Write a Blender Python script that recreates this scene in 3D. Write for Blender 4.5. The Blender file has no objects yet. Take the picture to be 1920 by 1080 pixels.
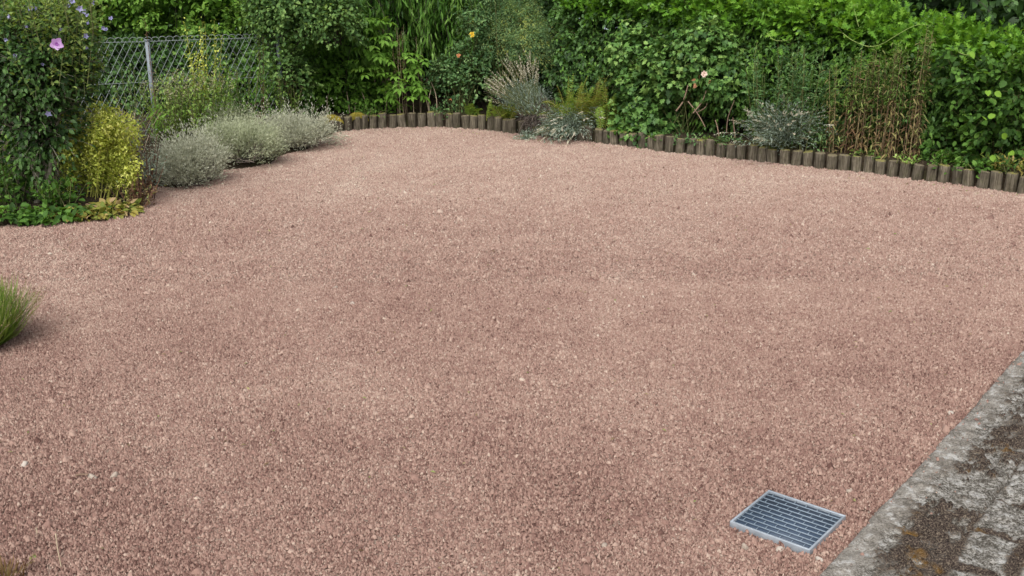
import bpy, math, random
import numpy as np
from mathutils import Vector, Matrix

# ------------------------------------------------------------------ scene, camera, sky, sun
scene = bpy.context.scene
C = scene.collection
F_PX, PITCH, CAM_H = 1950.0, math.radians(17.1), 1.6
cam_d = bpy.data.cameras.new('camera'); cam = bpy.data.objects.new('camera', cam_d); C.objects.link(cam)
cam.location = (0, 0, CAM_H); cam.rotation_euler = (math.radians(90) - PITCH, 0, 0)
cam_d.sensor_width = 36.0; cam_d.lens = 36.0 * F_PX / 1920.0
cam_d.clip_start = 0.05; cam_d.clip_end = 3000
scene.camera = cam

SUN_EL, SUN_AZ = math.radians(52), math.radians(200)      # azimuth clockwise from +Y (behind the camera, a little left)
world = bpy.data.worlds.new("World"); scene.world = world; world.use_nodes = True
wn = world.node_tree; wn.nodes.clear()
sky = wn.nodes.new('ShaderNodeTexSky'); sky.sky_type = 'NISHITA'; sky.sun_disc = False
sky.sun_elevation = SUN_EL; sky.sun_rotation = SUN_AZ; sky.air_density = 1.0; sky.dust_density = 4.0; sky.ozone_density = 1.0
hsv = wn.nodes.new('ShaderNodeHueSaturation'); hsv.inputs['Saturation'].default_value = 0.22
bg = wn.nodes.new('ShaderNodeBackground'); bg.inputs['Strength'].default_value = 0.15
wo = wn.nodes.new('ShaderNodeOutputWorld')
wn.links.new(sky.outputs[0], hsv.inputs['Color']); wn.links.new(hsv.outputs[0], bg.inputs['Color']); wn.links.new(bg.outputs[0], wo.inputs['Surface'])

sun_d = bpy.data.lights.new('sun', 'SUN'); sun_d.energy = 1.3; sun_d.angle = math.radians(50); sun_d.color = (1.0, 0.95, 0.88)
sun = bpy.data.objects.new('sun', sun_d); C.objects.link(sun)
sdir = Vector((math.sin(SUN_AZ) * math.cos(SUN_EL), math.cos(SUN_AZ) * math.cos(SUN_EL), math.sin(SUN_EL)))
sun.rotation_euler = sdir.to_track_quat('Z', 'Y').to_euler(); sun.location = sdir * 30

vs = scene.view_settings
vs.view_transform = 'Standard'; vs.look = 'None'; vs.gamma = 1.0; vs.exposure = 0.8
scene.render.engine = 'CYCLES'
scene.cycles.max_bounces = 8; scene.cycles.diffuse_bounces = 5; scene.cycles.glossy_bounces = 2
scene.cycles.transmission_bounces = 5; scene.cycles.use_adaptive_sampling = True

# ------------------------------------------------------------------ helpers: projection, noise, meshes
CT, ST = math.cos(PITCH), math.sin(PITCH)
def ray(px, py):
    x = (px - 960) / F_PX; y = -(py - 540) / F_PX
    return np.array([x, CT + y * ST, -ST + y * CT])
def G(px, py, h=0.0):                      # the point of height h the pixel looks at
    d = ray(px, py); t = (h - CAM_H) / d[2]
    return np.array([d[0] * t, d[1] * t, h])
def U(px, py, Y):                          # the point at distance Y the pixel looks at
    d = ray(px, py); t = Y / d[1]
    return np.array([d[0] * t, Y, CAM_H + d[2] * t])

def RG(seed): return np.random.default_rng(seed)
def _h(ix, iy, s):
    n = (ix.astype(np.int64) * 374761393 + iy.astype(np.int64) * 668265263 + s * 1442695041) & 0xFFFFFFFF
    n = ((n ^ (n >> 13)) * 1274126177) & 0xFFFFFFFF
    return ((n ^ (n >> 16)) & 0xFFFF) / 65535.0
def vnoise(x, y, s=0):
    x = np.asarray(x, float); y = np.asarray(y, float)
    ix = np.floor(x); iy = np.floor(y); fx = x - ix; fy = y - iy
    fx = fx * fx * (3 - 2 * fx); fy = fy * fy * (3 - 2 * fy)
    a = _h(ix, iy, s); b = _h(ix + 1, iy, s); c = _h(ix, iy + 1, s); d = _h(ix + 1, iy + 1, s)
    return (a * (1 - fx) + b * fx) * (1 - fy) + (c * (1 - fx) + d * fx) * fy
def fbm(x, y, s=0, o=4):
    r = 0; a = .5; t = 0
    for i in range(o):
        r = r + a * vnoise(x * 2 ** i, y * 2 ** i, s + i * 17); t += a; a *= .5
    return r / t
def nrm(v): return v / np.maximum(np.linalg.norm(v, axis=-1, keepdims=True), 1e-9)
def inside(px, py, poly):
    r = np.zeros(px.shape, bool); n = len(poly)
    for i in range(n):
        x0, y0 = poly[i][:2]; x1, y1 = poly[(i + 1) % n][:2]
        if y0 == y1: continue
        r ^= ((y0 > py) != (y1 > py)) & (px < (x1 - x0) * (py - y0) / (y1 - y0) + x0)
    return r

def mesh(name, V, faces, attrs=None, smooth=False):
    """V (N,3); faces: list of (M,k) integer arrays; attrs: {name: (N,) floats on the points}"""
    me = bpy.data.meshes.new(name)
    V = np.ascontiguousarray(V, np.float32)
    faces = [np.asarray(f, np.int32) for f in faces if len(f)]
    loops = np.concatenate([f.ravel() for f in faces])
    sizes = np.concatenate([np.full(len(f), f.shape[1], np.int32) for f in faces])
    starts = np.concatenate([[0], np.cumsum(sizes)[:-1]]).astype(np.int32)
    me.vertices.add(len(V)); me.vertices.foreach_set('co', V.ravel())
    me.loops.add(len(loops)); me.loops.foreach_set('vertex_index', loops)
    me.polygons.add(len(sizes)); me.polygons.foreach_set('loop_start', starts); me.polygons.foreach_set('loop_total', sizes)
    if smooth: me.polygons.foreach_set('use_smooth', np.ones(len(sizes), bool))
    for k, a in (attrs or {}).items():
        at = me.attributes.new(k, 'FLOAT', 'POINT'); at.data.foreach_set('value', np.ascontiguousarray(a, np.float32))
    me.update(calc_edges=True)
    return me

def put(name, me, mat, parent=None, loc=(0, 0, 0)):
    o = bpy.data.objects.new(name, me); C.objects.link(o); o.location = loc
    if mat is not None and not me.materials: me.materials.append(mat)
    if parent is not None: o.parent = parent
    return o
def tag(o, label, cat, group=None, kind=None):
    o['label'] = label; o['category'] = cat
    if group: o['group'] = group
    if kind: o['kind'] = kind
    return o
def thing(name, label, cat, loc=(0, 0, 0), group=None):
    o = bpy.data.objects.new(name, None); C.objects.link(o); o.location = tuple(float(v) for v in loc); o.empty_display_size = .1
    return tag(o, label, cat, group)
def structure(name, me, mat, label, cat):
    o = put(name, me, mat); tag(o, label, cat, kind='structure'); return o

class Geo:                                   # collects pieces of one mesh
    def __init__(s): s.V = []; s.F = {}; s.A = []; s.n = 0
    def add(s, V, faces, rnd):
        V = np.asarray(V, float).reshape(-1, 3)
        for f in faces:
            f = np.asarray(f, np.int64)
            if len(f): s.F.setdefault(f.shape[1], []).append(f + s.n)
        s.V.append(V); s.A.append(np.broadcast_to(np.asarray(rnd, float), (len(V),)).copy() if np.ndim(rnd) == 0 else np.asarray(rnd, float)); s.n += len(V)
    def mesh(s, name, origin=(0, 0, 0), smooth=False):
        V = np.concatenate(s.V) - np.asarray(origin, float)
        return mesh(name, V, [np.concatenate(v) for v in s.F.values()], {'rnd': np.concatenate(s.A)}, smooth)
    def box(s, c, ax, half, rnd=.5):         # centre, three axis vectors, half sizes
        c = np.asarray(c, float); ax = [np.asarray(a, float) * h for a, h in zip(ax, half)]
        V = [c + i * ax[0] + j * ax[1] + k * ax[2] for i in (-1, 1) for j in (-1, 1) for k in (-1, 1)]
        s.add(V, [[[0, 1, 3, 2], [4, 6, 7, 5], [0, 4, 5, 1], [2, 3, 7, 6], [0, 2, 6, 4], [1, 5, 7, 3]]], rnd)

def tubes(geo, paths, r0, r1, rnd=.5, sides=4, cap=False):
    """paths (S,K,3); radii (S,) or scalars at both ends"""
    P = np.asarray(paths, float); S, K, _ = P.shape
    T = np.empty_like(P); T[:, 1:-1] = P[:, 2:] - P[:, :-2]; T[:, 0] = P[:, 1] - P[:, 0]; T[:, -1] = P[:, -1] - P[:, -2]
    T = nrm(T)
    ref = np.where(np.abs(T[..., 2:3]) > .9, np.array([1., 0, 0]), np.array([0, 0, 1.]))
    A = nrm(np.cross(T, ref)); B = np.cross(T, A)
    r0 = np.broadcast_to(np.asarray(r0, float), (S,)); r1 = np.broadcast_to(np.asarray(r1, float), (S,))
    t = np.linspace(0, 1, K); r = r0[:, None] * (1 - t) + r1[:, None] * t
    ang = np.arange(sides) * 2 * np.pi / sides
    V = P[:, :, None] + r[:, :, None, None] * (A[:, :, None] * np.cos(ang)[:, None] + B[:, :, None] * np.sin(ang)[:, None])
    idx = np.arange(S * K * sides).reshape(S, K, sides)
    a = idx[:, :-1]; b = idx[:, 1:]
    q = np.stack([a, np.roll(a, -1, 2), np.roll(b, -1, 2), b], -1).reshape(-1, 4)
    fs = [q]
    if cap: fs += [idx[:, -1].reshape(S, sides), idx[:, 0, ::-1].reshape(S, sides)]
    rr = np.broadcast_to(np.asarray(rnd, float), (S,))
    geo.add(V.reshape(-1, 3), fs, np.repeat(rr, K * sides))

# ------------------------------------------------------------------ leaves
def _sym(mid, side):
    """midrib points and right-hand outline points -> verts and faces of a folded leaf"""
    m = len(mid); V = list(mid) + [(x, y, z) for x, y, z in side] + [(-x, y, z) for x, y, z in side]
    k = len(side); R = lambda i: m + i; L = lambda i: m + k + i
    tri = []; quad = []
    tri += [(0, R(0), 1), (0, 1, L(0))]
    for i in range(k - 1):
        quad += [(i + 1, R(i), R(i + 1), i + 2), (i + 1, i + 2, L(i + 1), L(i))]
    tri += [(k, R(k - 1), k + 1), (k, k + 1, L(k - 1))]
    return np.array(V, float), [np.array(tri), np.array(quad)] if quad else [np.array(tri)]
OVAL = _sym([(0, 0, 0), (0, .28, .0), (0, .62, -.03), (0, 1, -.12)], [(.46, .30, .09), (.40, .62, .05)])
LANCE = _sym([(0, 0, 0), (0, .3, .02), (0, .65, -.05), (0, 1, -.22)], [(.5, .28, .06), (.36, .62, .0)])
DIAM = (np.array([(0, 0, 0), (.5, .42, .07), (0, 1, -.08), (-.5, .42, .07)], float), [np.array([(0, 1, 2), (0, 2, 3)])])
_iv = [(0, 0), (.30, -.08), (.56, .16), (.36, .34), (.48, .62), (.18, .62), (0, 1), (-.18, .62), (-.48, .62), (-.36, .34), (-.56, .16), (-.30, -.08)]
IVY = (np.array([(0, .33, -.03)] + [(x, y, .09 * abs(x) * 2 - .1 * y * y) for x, y in _iv], float),
       [np.array([(0, i + 1, (i + 1) % 12 + 1) for i in range(12)])])
_ro = [(0, 0), (.3, .04), (.5, .3), (.46, .6), (.24, .86), (0, 1), (-.24, .86), (-.46, .6), (-.5, .3), (-.3, .04)]
ROUND = (np.array([(0, .42, -.04)] + [(x, y, .1 * abs(x) * 2 - .08 * y * y) for x, y in _ro], float),
         [np.array([(0, i + 1, (i + 1) % 10 + 1) for i in range(10)])])
_jg = [(0, 0), (.10, .14), (.42, .20), (.50, .34), (.17, .36), (.20, .42), (.50, .58), (.15, .60), (.16, .66), (.36, .86), (.10, .80), (0, 1)]
_jg = _jg + [(-x, y) for x, y in _jg[-2:0:-1]]
JAG = (np.array([(0, .38, -.02)] + [(x, y, .14 * abs(x) - .12 * y * y) for x, y in _jg], float), [np.array([(0, i + 1, (i + 1) % len(_jg) + 1) for i in range(len(_jg))])])
BLADE = (np.array([(-.5, 0, 0), (.5, 0, 0), (-.45, .4, .02), (.45, .4, .02), (-.3, .75, -.06), (.3, .75, -.06), (0, 1, -.2)], float),
         [np.array([(0, 1, 3, 2), (2, 3, 5, 4)]), np.array([(4, 5, 6)])])

class Leaves:
    def __init__(s): s.d = []
    def add(s, P, T, N, L, W, R):
        n = len(P); b = lambda v: np.broadcast_to(np.asarray(v, float), (n,))
        s.d.append((P, T, N, b(L), b(W), b(R)))
    def to(s, geo, tpl, rng):
        P, T, N, L, W, R = [np.concatenate(x) for x in zip(*s.d)]
        T = nrm(T); N = N - (N * T).sum(-1, keepdims=True) * T; N = nrm(N); X = np.cross(T, N)
        V, Fs = tpl; n = len(P); k = len(V)
        curl = rng.uniform(.3, 1.9, n)[:, None]
        O = P[:, None] + V[None, :, 0, None] * (X * W[:, None])[:, None] + V[None, :, 1, None] * (T * L[:, None])[:, None] \
            + V[None, :, 2, None] * (N * (L[:, None] * curl))[:, None]
        base = (np.arange(n) * k)[:, None, None]
        geo.add(O.reshape(-1, 3), [(f[None] + base).reshape(-1, f.shape[1]) for f in Fs], np.repeat(R, k))

def curve(O, D, L, droop, t):
    return O[:, None] + D[:, None] * (L[:, None] * t)[..., None] + np.array([0, 0, -1.]) * (np.broadcast_to(droop, L.shape)[:, None] * L[:, None] * t ** 2)[..., None]
def shoots(rng, O, D, L, n, ll, lw, ang=55, droop=.15, ldroop=.2, start=.1, opp=False, taper=.45, njit=.45, rb=.5, rs=.22, rl=.2, rt=.0, upn=1.0, jitter=0.02):
    """leaves along shoots from O in direction D; ll, lw: leaf length and width in metres"""
    O = np.asarray(O, float); S = len(O); D = nrm(np.asarray(D, float)); L = np.broadcast_to(np.asarray(L, float), (S,))
    t = np.linspace(start, 1, n)[None] + rng.uniform(-.5, .5, (S, n)) * (1 - start) / max(n, 1) * .8
    t = np.clip(t, 0, 1)
    P = curve(O, D, L, droop, t)
    A = nrm(D[:, None] + np.array([0, 0, -2.]) * (np.broadcast_to(droop, (S,))[:, None] * t)[..., None])
    ref = np.where(np.abs(A[..., 2:3]) > .95, np.array([1., 0, 0]), np.array([0, 0, 1.]))
    e1 = nrm(np.cross(A, ref)); e2 = np.cross(A, e1)
    k = np.arange(n)[None]
    ph = rng.uniform(0, 6.28, (S, 1)) + (k * math.pi + (k // 2) * math.pi / 2 if opp else k * 2.3999) + rng.normal(0, .3, (S, n))
    Rd = e1 * np.cos(ph)[..., None] + e2 * np.sin(ph)[..., None]
    an = np.radians(ang) * (1 - .45 * t) + rng.normal(0, .18, (S, n))
    T = A * np.cos(an)[..., None] + Rd * np.sin(an)[..., None] + np.array([0, 0, -1.]) * ldroop * rng.uniform(.2, 1.6, (S, n))[..., None]
    T = nrm(T)
    N = np.array([0, 0, 1.]) * upn + A * .5 - Rd * .1 + rng.normal(0, njit, (S, n, 3))
    sz = (1 - taper * t) * rng.uniform(.7, 1.25, (S, n))
    rb = np.broadcast_to(np.asarray(rb, float), (S,))
    R = rb[:, None] + rng.normal(0, rs, (S, 1)) + rng.normal(0, rl, (S, n)) + rt * (t - .5)
    P = P + rng.normal(0, jitter, P.shape)
    f = lambda a: a.reshape(-1, 3)
    return f(P), f(T), f(N), (ll * sz).ravel(), (lw * sz).ravel(), np.clip(R, 0, 1).ravel()
def rand_leaves(rng, P, ll, lw, rb=.2, rs=.2, up=.6):
    n = len(P); T = nrm(rng.normal(0, 1, (n, 3)) + np.array([0, -.3, -.2])); N = rng.normal(0, .7, (n, 3)) + np.array([0, -.3, up])
    s = rng.uniform(.7, 1.3, n)
    return P, T, N, ll * s, lw * s, np.clip(rng.normal(rb, rs, n), 0, 1)
T4 = np.linspace(0, 1, 4)[None]; T7 = np.linspace(0, 1, 7)[None]

# ------------------------------------------------------------------ materials
def new_mat(name):
    m = bpy.data.materials.new(name); m.use_nodes = True; nt = m.node_tree; nt.nodes.clear()
    out = nt.nodes.new('ShaderNodeOutputMaterial'); return m, nt, out
def nd(nt, t, **kw):
    n = nt.nodes.new(t)
    for k, v in kw.items():
        if k in n.inputs: n.inputs[k].default_value = v
        else: setattr(n, k, v)
    return n
def ramp(nt, stops, fac):
    r = nt.nodes.new('ShaderNodeValToRGB'); e = r.color_ramp.elements
    while len(e) < len(stops): e.new(.5)
    for el, (p, c) in zip(e, stops): el.position = p; el.color = (*c, 1)
    nt.links.new(fac, r.inputs[0]); return r.outputs[0]
def noise(nt, scale, detail=4, rough=.55, vec=None, out='Fac'):
    n = nd(nt, 'ShaderNodeTexNoise', Scale=scale, Detail=detail, Roughness=rough)
    if vec is not None: nt.links.new(vec, n.inputs['Vector'])
    return n.outputs[out]
def mixc(nt, fac, a, b, mode='MIX'):
    m = nt.nodes.new('ShaderNodeMix'); m.data_type = 'RGBA'; m.blend_type = mode; m.clamp_factor = True
    for s, v in ((0, fac), (6, a), (7, b)):
        if isinstance(v, (int, float)): m.inputs[s].default_value = v
        elif isinstance(v, tuple): m.inputs[s].default_value = (*v, 1)
        else: nt.links.new(v, m.inputs[s])
    return m.outputs[2]
def math_n(nt, op, a, b=0.0, clamp=False):
    m = nt.nodes.new('ShaderNodeMath'); m.operation = op; m.use_clamp = clamp
    for s, v in ((0, a), (1, b)):
        if isinstance(v, (int, float)): m.inputs[s].default_value = v
        else: nt.links.new(v, m.inputs[s])
    return m.outputs[0]
def attr(nt, name):
    a = nt.nodes.new('ShaderNodeAttribute'); a.attribute_name = name; return a.outputs['Fac']
def finish(nt, out, col, rough=.7, spec=.3, bump=None, bd=.01, bs=1.0, metal=0.0):
    p = nd(nt, 'ShaderNodeBsdfPrincipled')
    for key, v in (('Base Color', col), ('Roughness', rough), ('Specular IOR Level', spec), ('Metallic', metal)):
        if isinstance(v, tuple): p.inputs[key].default_value = (*v, 1)
        elif isinstance(v, (int, float)): p.inputs[key].default_value = v
        else: nt.links.new(v, p.inputs[key])
    if bump is not None:
        b = nd(nt, 'ShaderNodeBump', Strength=bs, Distance=bd); nt.links.new(bump, b.inputs['Height']); nt.links.new(b.outputs[0], p.inputs['Normal'])
    nt.links.new(p.outputs[0], out.inputs[0]); return p
def leaf_mat(name, stops, trans=.38, rough=.6, spec=.18, tint=(1.25, 1.15, .5)):
    m, nt, out = new_mat(name)
    n = len(stops); col = ramp(nt, [(i / (n - 1), c) for i, c in enumerate(stops)], attr(nt, 'rnd'))
    co = nt.nodes.new('ShaderNodeTexCoord'); nz = noise(nt, 60, 2, .5, co.outputs['Object'])
    col = mixc(nt, math_n(nt, 'MULTIPLY', nz, .35), col, mixc(nt, 1.0, col, (.6, .7, .6), 'MULTIPLY'))
    p = nd(nt, 'ShaderNodeBsdfPrincipled', Roughness=rough); p.inputs['Specular IOR Level'].default_value = spec
    nt.links.new(col, p.inputs['Base Color'])
    tr = nd(nt, 'ShaderNodeBsdfTranslucent'); nt.links.new(mixc(nt, 1.0, col, tint, 'MULTIPLY'), tr.inputs[0])
    mx = nd(nt, 'ShaderNodeMixShader'); mx.inputs[0].default_value = trans
    nt.links.new(p.outputs[0], mx.inputs[1]); nt.links.new(tr.outputs[0], mx.inputs[2]); nt.links.new(mx.outputs[0], out.inputs[0])
    return m
def rnd_mat(name, stops, rough=.8, spec=.2, nscale=40, bd=.004):
    m, nt, out = new_mat(name); n = len(stops)
    co = nt.nodes.new('ShaderNodeTexCoord'); nz = noise(nt, nscale, 4, .6, co.outputs['Object'])
    f = math_n(nt, 'ADD', attr(nt, 'rnd'), math_n(nt, 'MULTIPLY', math_n(nt, 'SUBTRACT', nz, .5), .7), True)
    col = ramp(nt, [(i / (n - 1), c) for i, c in enumerate(stops)], f)
    finish(nt, out, col, rough, spec, nz, bd, .6); return m

M = {}
M['bright'] = leaf_mat('bright hedge leaf', [(.045, .11, .012), (.085, .20, .020), (.14, .31, .030), (.21, .39, .05)])
M['mid'] = leaf_mat('mid green leaf', [(0.030, 0.071, 0.014), (0.064, 0.144, 0.025), (0.115, 0.236, 0.039), (0.184, 0.333, 0.069)])
M['dark'] = leaf_mat('dark green leaf', [(0.022, 0.049, 0.015), (0.046, 0.101, 0.026), (0.077, 0.161, 0.038), (0.122, 0.232, 0.064)], trans=.28, rough=.5, spec=.25)
M['ivy'] = leaf_mat('blue green lobed leaf', [(0.033, 0.079, 0.020), (0.070, 0.156, 0.035), (0.123, 0.237, 0.053), (0.209, 0.330, 0.083)], trans=.2, rough=.5, spec=.25)
M['lush'] = leaf_mat('light fresh leaf', [(.060, .140, .018), (.105, .22, .030), (.16, .31, .045), (.24, .40, .08)])
M['gold'] = leaf_mat('golden yellow leaf', [(0.230, 0.270, 0.047), (0.419, 0.486, 0.088), (0.608, 0.661, 0.135), (0.750, 0.750, 0.243)], trans=.35)
M['peach'] = leaf_mat('long drooping leaf', [(0.030, 0.083, 0.014), (0.063, 0.155, 0.023), (0.109, 0.236, 0.037), (0.184, 0.322, 0.069)], rough=.42)
M['grey'] = leaf_mat('grey lavender leaf', [(0.274, 0.274, 0.199), (0.422, 0.422, 0.325), (0.570, 0.570, 0.450), (0.684, 0.678, 0.559)], trans=.4, rough=.8, spec=.1, tint=(1, 1, .9))
M['silver'] = leaf_mat('silver blue leaf', [(.11, .15, .11), (.20, .26, .20), (.31, .38, .30), (.44, .50, .42)], trans=.15, rough=.8, spec=.1, tint=(1, 1, .9))
M['fern'] = leaf_mat('bronze fern frond', [(.15, .125, .03), (.21, .23, .035), (.17, .28, .04), (.28, .40, .08)])
M['weed'] = leaf_mat('weed leaf', [(.060, .115, .025), (.11, .20, .040), (.18, .28, .06), (.28, .37, .11)])
M['dry'] = leaf_mat('dried brown leaf', [(.11, .058, .034), (.22, .155, .075), (.24, .235, .085), (.15, .22, .07)], trans=.2, rough=.8, spec=.1, tint=(1.1, 1, .7))
M['yellowing'] = leaf_mat('yellowing ground leaf', [(.05, .11, .02), (.14, .18, .03), (.30, .25, .06), (.36, .25, .14)], trans=.25)
M['grass'] = leaf_mat('grass blade', [(.06, .12, .018), (.11, .19, .028), (.17, .26, .045), (.28, .30, .10)], trans=.3)
M['cream'] = leaf_mat('cream flower head', [(.22, .20, .11), (.34, .31, .19), (.46, .41, .27), (.52, .48, .34)], tint=(1, 1, .8))
M['spike'] = leaf_mat('straw lavender spike', [(0.240, 0.204, 0.132), (0.372, 0.324, 0.228), (0.504, 0.456, 0.348), (0.600, 0.552, 0.456)], trans=.1, rough=.9, spec=.05, tint=(1, 1, .8))
M['deadleaf'] = leaf_mat('dead red brown leaf', [(.055, .026, .020), (.10, .05, .034), (.15, .09, .055), (.20, .15, .08)], trans=.15, rough=.85, spec=.05, tint=(1, .9, .7))
M['stem'] = rnd_mat('green brown stem', [(.05, .06, .02), (.09, .11, .035), (.15, .15, .06)])
M['goldstem'] = rnd_mat('yellow green stem', [(.16, .18, .03), (.26, .27, .05), (.34, .32, .09)])
M['brownstem'] = rnd_mat('red brown stem', [(.06, .03, .022), (.12, .06, .04), (.20, .11, .07)])
M['tanstem'] = rnd_mat('tan brown stalk', [(.08, .05, .03), (.15, .105, .06), (.22, .18, .09)])
M['drystem'] = rnd_mat('pale dry stem', [(.16, .12, .075), (.27, .21, .14), (.40, .33, .24)])
M['bark'] = rnd_mat('grey brown bark', [(.035, .03, .022), (.075, .065, .048), (.15, .135, .105)], nscale=25)
M['palebark'] = rnd_mat('pale grey bark', [(.11, .10, .075), (.20, .18, .14), (.30, .28, .22)], nscale=25)
M['darkbark'] = rnd_mat('dark bark', [(.012, .010, .009), (.028, .024, .02), (.06, .05, .04)], nscale=25)
M['mauve'] = leaf_mat('mauve petal', [(.30, .10, .36), (.46, .24, .52), (.55, .36, .62), (.62, .50, .70)], trans=.3, tint=(1, .9, 1.05))
M['lilac'] = leaf_mat('lilac blue petal', [(.20, .19, .40), (.30, .29, .52), (.40, .38, .60), (.52, .48, .66)], trans=.3, tint=(1, .95, 1.05))
M['yellow'] = leaf_mat('yellow petal', [(.60, .34, .02), (.75, .48, .03), (.80, .56, .06), (.82, .62, .15)], trans=.2, tint=(1, 1, .6))
M['orange'] = leaf_mat('orange petal', [(.45, .13, .05), (.60, .22, .08), (.62, .28, .14), (.66, .36, .2)], trans=.2, tint=(1, .9, .7))
M['pink'] = leaf_mat('pale pink petal', [(.55, .36, .32), (.68, .48, .42), (.74, .58, .50), (.78, .66, .58)], trans=.2, tint=(1, .95, .9))
M['moss'] = rnd_mat('yellow green moss', [(.06, .055, .012), (.17, .14, .02), (.30, .24, .035)], rough=.95, nscale=90, bd=.01)

M['lightrose'] = leaf_mat('rounded pale leaf', [(0.052, 0.109, 0.032), (0.098, 0.190, 0.053), (0.161, 0.276, 0.081), (0.253, 0.380, 0.115)])
M['ivyrose'] = leaf_mat('bluish rose leaf', [(0.041, 0.092, 0.034), (0.086, 0.172, 0.064), (0.138, 0.253, 0.092), (0.230, 0.345, 0.138)])
M['feather'] = leaf_mat('feathery grey green leaf', [(.10, .20, .09), (.16, .28, .125), (.23, .36, .16), (.44, .46, .12)])
M['deadwood'] = rnd_mat('dead grey brown twigs', [(.09, .072, .062), (.19, .155, .135), (.34, .29, .25)])
M['cutwood'] = rnd_mat('brown branch bark', [(.07, .045, .03), (.15, .10, .07), (.24, .17, .12)])

M['lime'] = leaf_mat('lime leaf', [(.10, .20, .02), (.16, .30, .03), (.22, .38, .05), (.28, .42, .08)])
M['weedgreen'] = leaf_mat('young hibiscus leaf', [(.070, .115, .026), (.12, .19, .042), (.19, .27, .07), (.28, .35, .11)])
M['greygreen'] = leaf_mat('grey green lavender leaf', [(0.262, 0.285, 0.182), (0.410, 0.439, 0.291), (0.547, 0.570, 0.399), (0.661, 0.684, 0.502)], trans=.4, rough=.8, spec=.1, tint=(1, 1, .9))
M['weedbright'] = leaf_mat('bright herb leaf', [(0.099, 0.187, 0.039), (0.176, 0.308, 0.061), (0.275, 0.407, 0.099), (0.396, 0.495, 0.176)])
M['rust'] = leaf_mat('rusty dead leaf', [(.20, .07, .03), (.28, .11, .05), (.32, .15, .08), (.36, .2, .12)], trans=.2)
M['vinestem'] = rnd_mat('pale green vine stem', [(.10, .17, .03), (.17, .25, .05), (.25, .32, .10)])
M['deadgrass'] = leaf_mat('reddish dead blade', [(.07, .035, .02), (.13, .07, .035), (.2, .13, .06), (.24, .2, .08)])
M['litter'] = leaf_mat('dry leaf scrap', [(.10, .06, .03), (.20, .14, .08), (.30, .26, .12), (.14, .20, .05)], trans=.1)

def gravel_base():
    m, nt, out = new_mat('gravel bed')
    co = nt.nodes.new('ShaderNodeTexCoord'); v = co.outputs['Object']
    vo = nd(nt, 'ShaderNodeTexVoronoi', Scale=120.0); nt.links.new(v, vo.inputs['Vector'])
    sep = nd(nt, 'ShaderNodeSeparateColor'); nt.links.new(vo.outputs['Color'], sep.inputs[0])
    col = ramp(nt, STONE, sep.outputs[0])
    finish(nt, out, mixc(nt, .45, col, (.085, .048, .039)), .9, .15, vo.outputs['Distance'], .006, -1.0)
    return m
STONE = [(0, (.080, .042, .034)), (.16, (.150, .085, .070)), (.36, (.232, .144, .117)), (.56, (.300, .206, .166)), (.78, (.365, .278, .224)), (1, (.43, .368, .30))]
def stone_mat():
    m, nt, out = new_mat('crushed stone')
    co = nt.nodes.new('ShaderNodeTexCoord'); nz = noise(nt, 180, 3, .6, co.outputs['Object'])
    f = math_n(nt, 'ADD', attr(nt, 'rnd'), math_n(nt, 'MULTIPLY', math_n(nt, 'SUBTRACT', nz, .5), .3), True)
    col = ramp(nt, STONE, f)
    finish(nt, out, col, .9, .15, nz, .002, .5); return m
M['gravel_bed'] = gravel_base(); M['stone'] = stone_mat()
M['palestone'] = rnd_mat('pale limestone', [(.20, .155, .125), (.31, .26, .215), (.38, .34, .30)], nscale=60)
def soil_mat():
    m, nt, out = new_mat('dark soil')
    co = nt.nodes.new('ShaderNodeTexCoord'); a = noise(nt, 9, 6, .65, co.outputs['Object']); b = noise(nt, 60, 4, .7, co.outputs['Object'])
    col = ramp(nt, [(.3, (.022, .016, .011)), (.55, (.05, .036, .024)), (.75, (.09, .066, .042))], b)
    col = mixc(nt, math_n(nt, 'MULTIPLY', math_n(nt, 'SUBTRACT', a, .5), 3, True), col, (.05, .065, .02))
    finish(nt, out, col, .95, .1, b, .03); return m
M['soil'] = soil_mat()
def lawn_mat():
    m, nt, out = new_mat('rough grass ground')
    co = nt.nodes.new('ShaderNodeTexCoord'); a = noise(nt, 1.2, 6, .65, co.outputs['Object']); b = noise(nt, 45, 4, .7, co.outputs['Object'])
    col = ramp(nt, [(.3, (.03, .045, .015)), (.55, (.055, .09, .025)), (.75, (.10, .13, .045))], mixc(nt, .5, a, b))
    finish(nt, out, col, .95, .1, b, .03); return m
M['lawn'] = lawn_mat()
def asphalt_mat():
    m, nt, out = new_mat('pale asphalt')
    co = nt.nodes.new('ShaderNodeTexCoord'); b = noise(nt, 3, 6, .7, co.outputs['Object'])
    finish(nt, out, ramp(nt, [(.3, (.22, .25, .30)), (.7, (.32, .36, .42))], b), .8, .3, b, .01); return m
M['asphalt'] = asphalt_mat()
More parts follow.
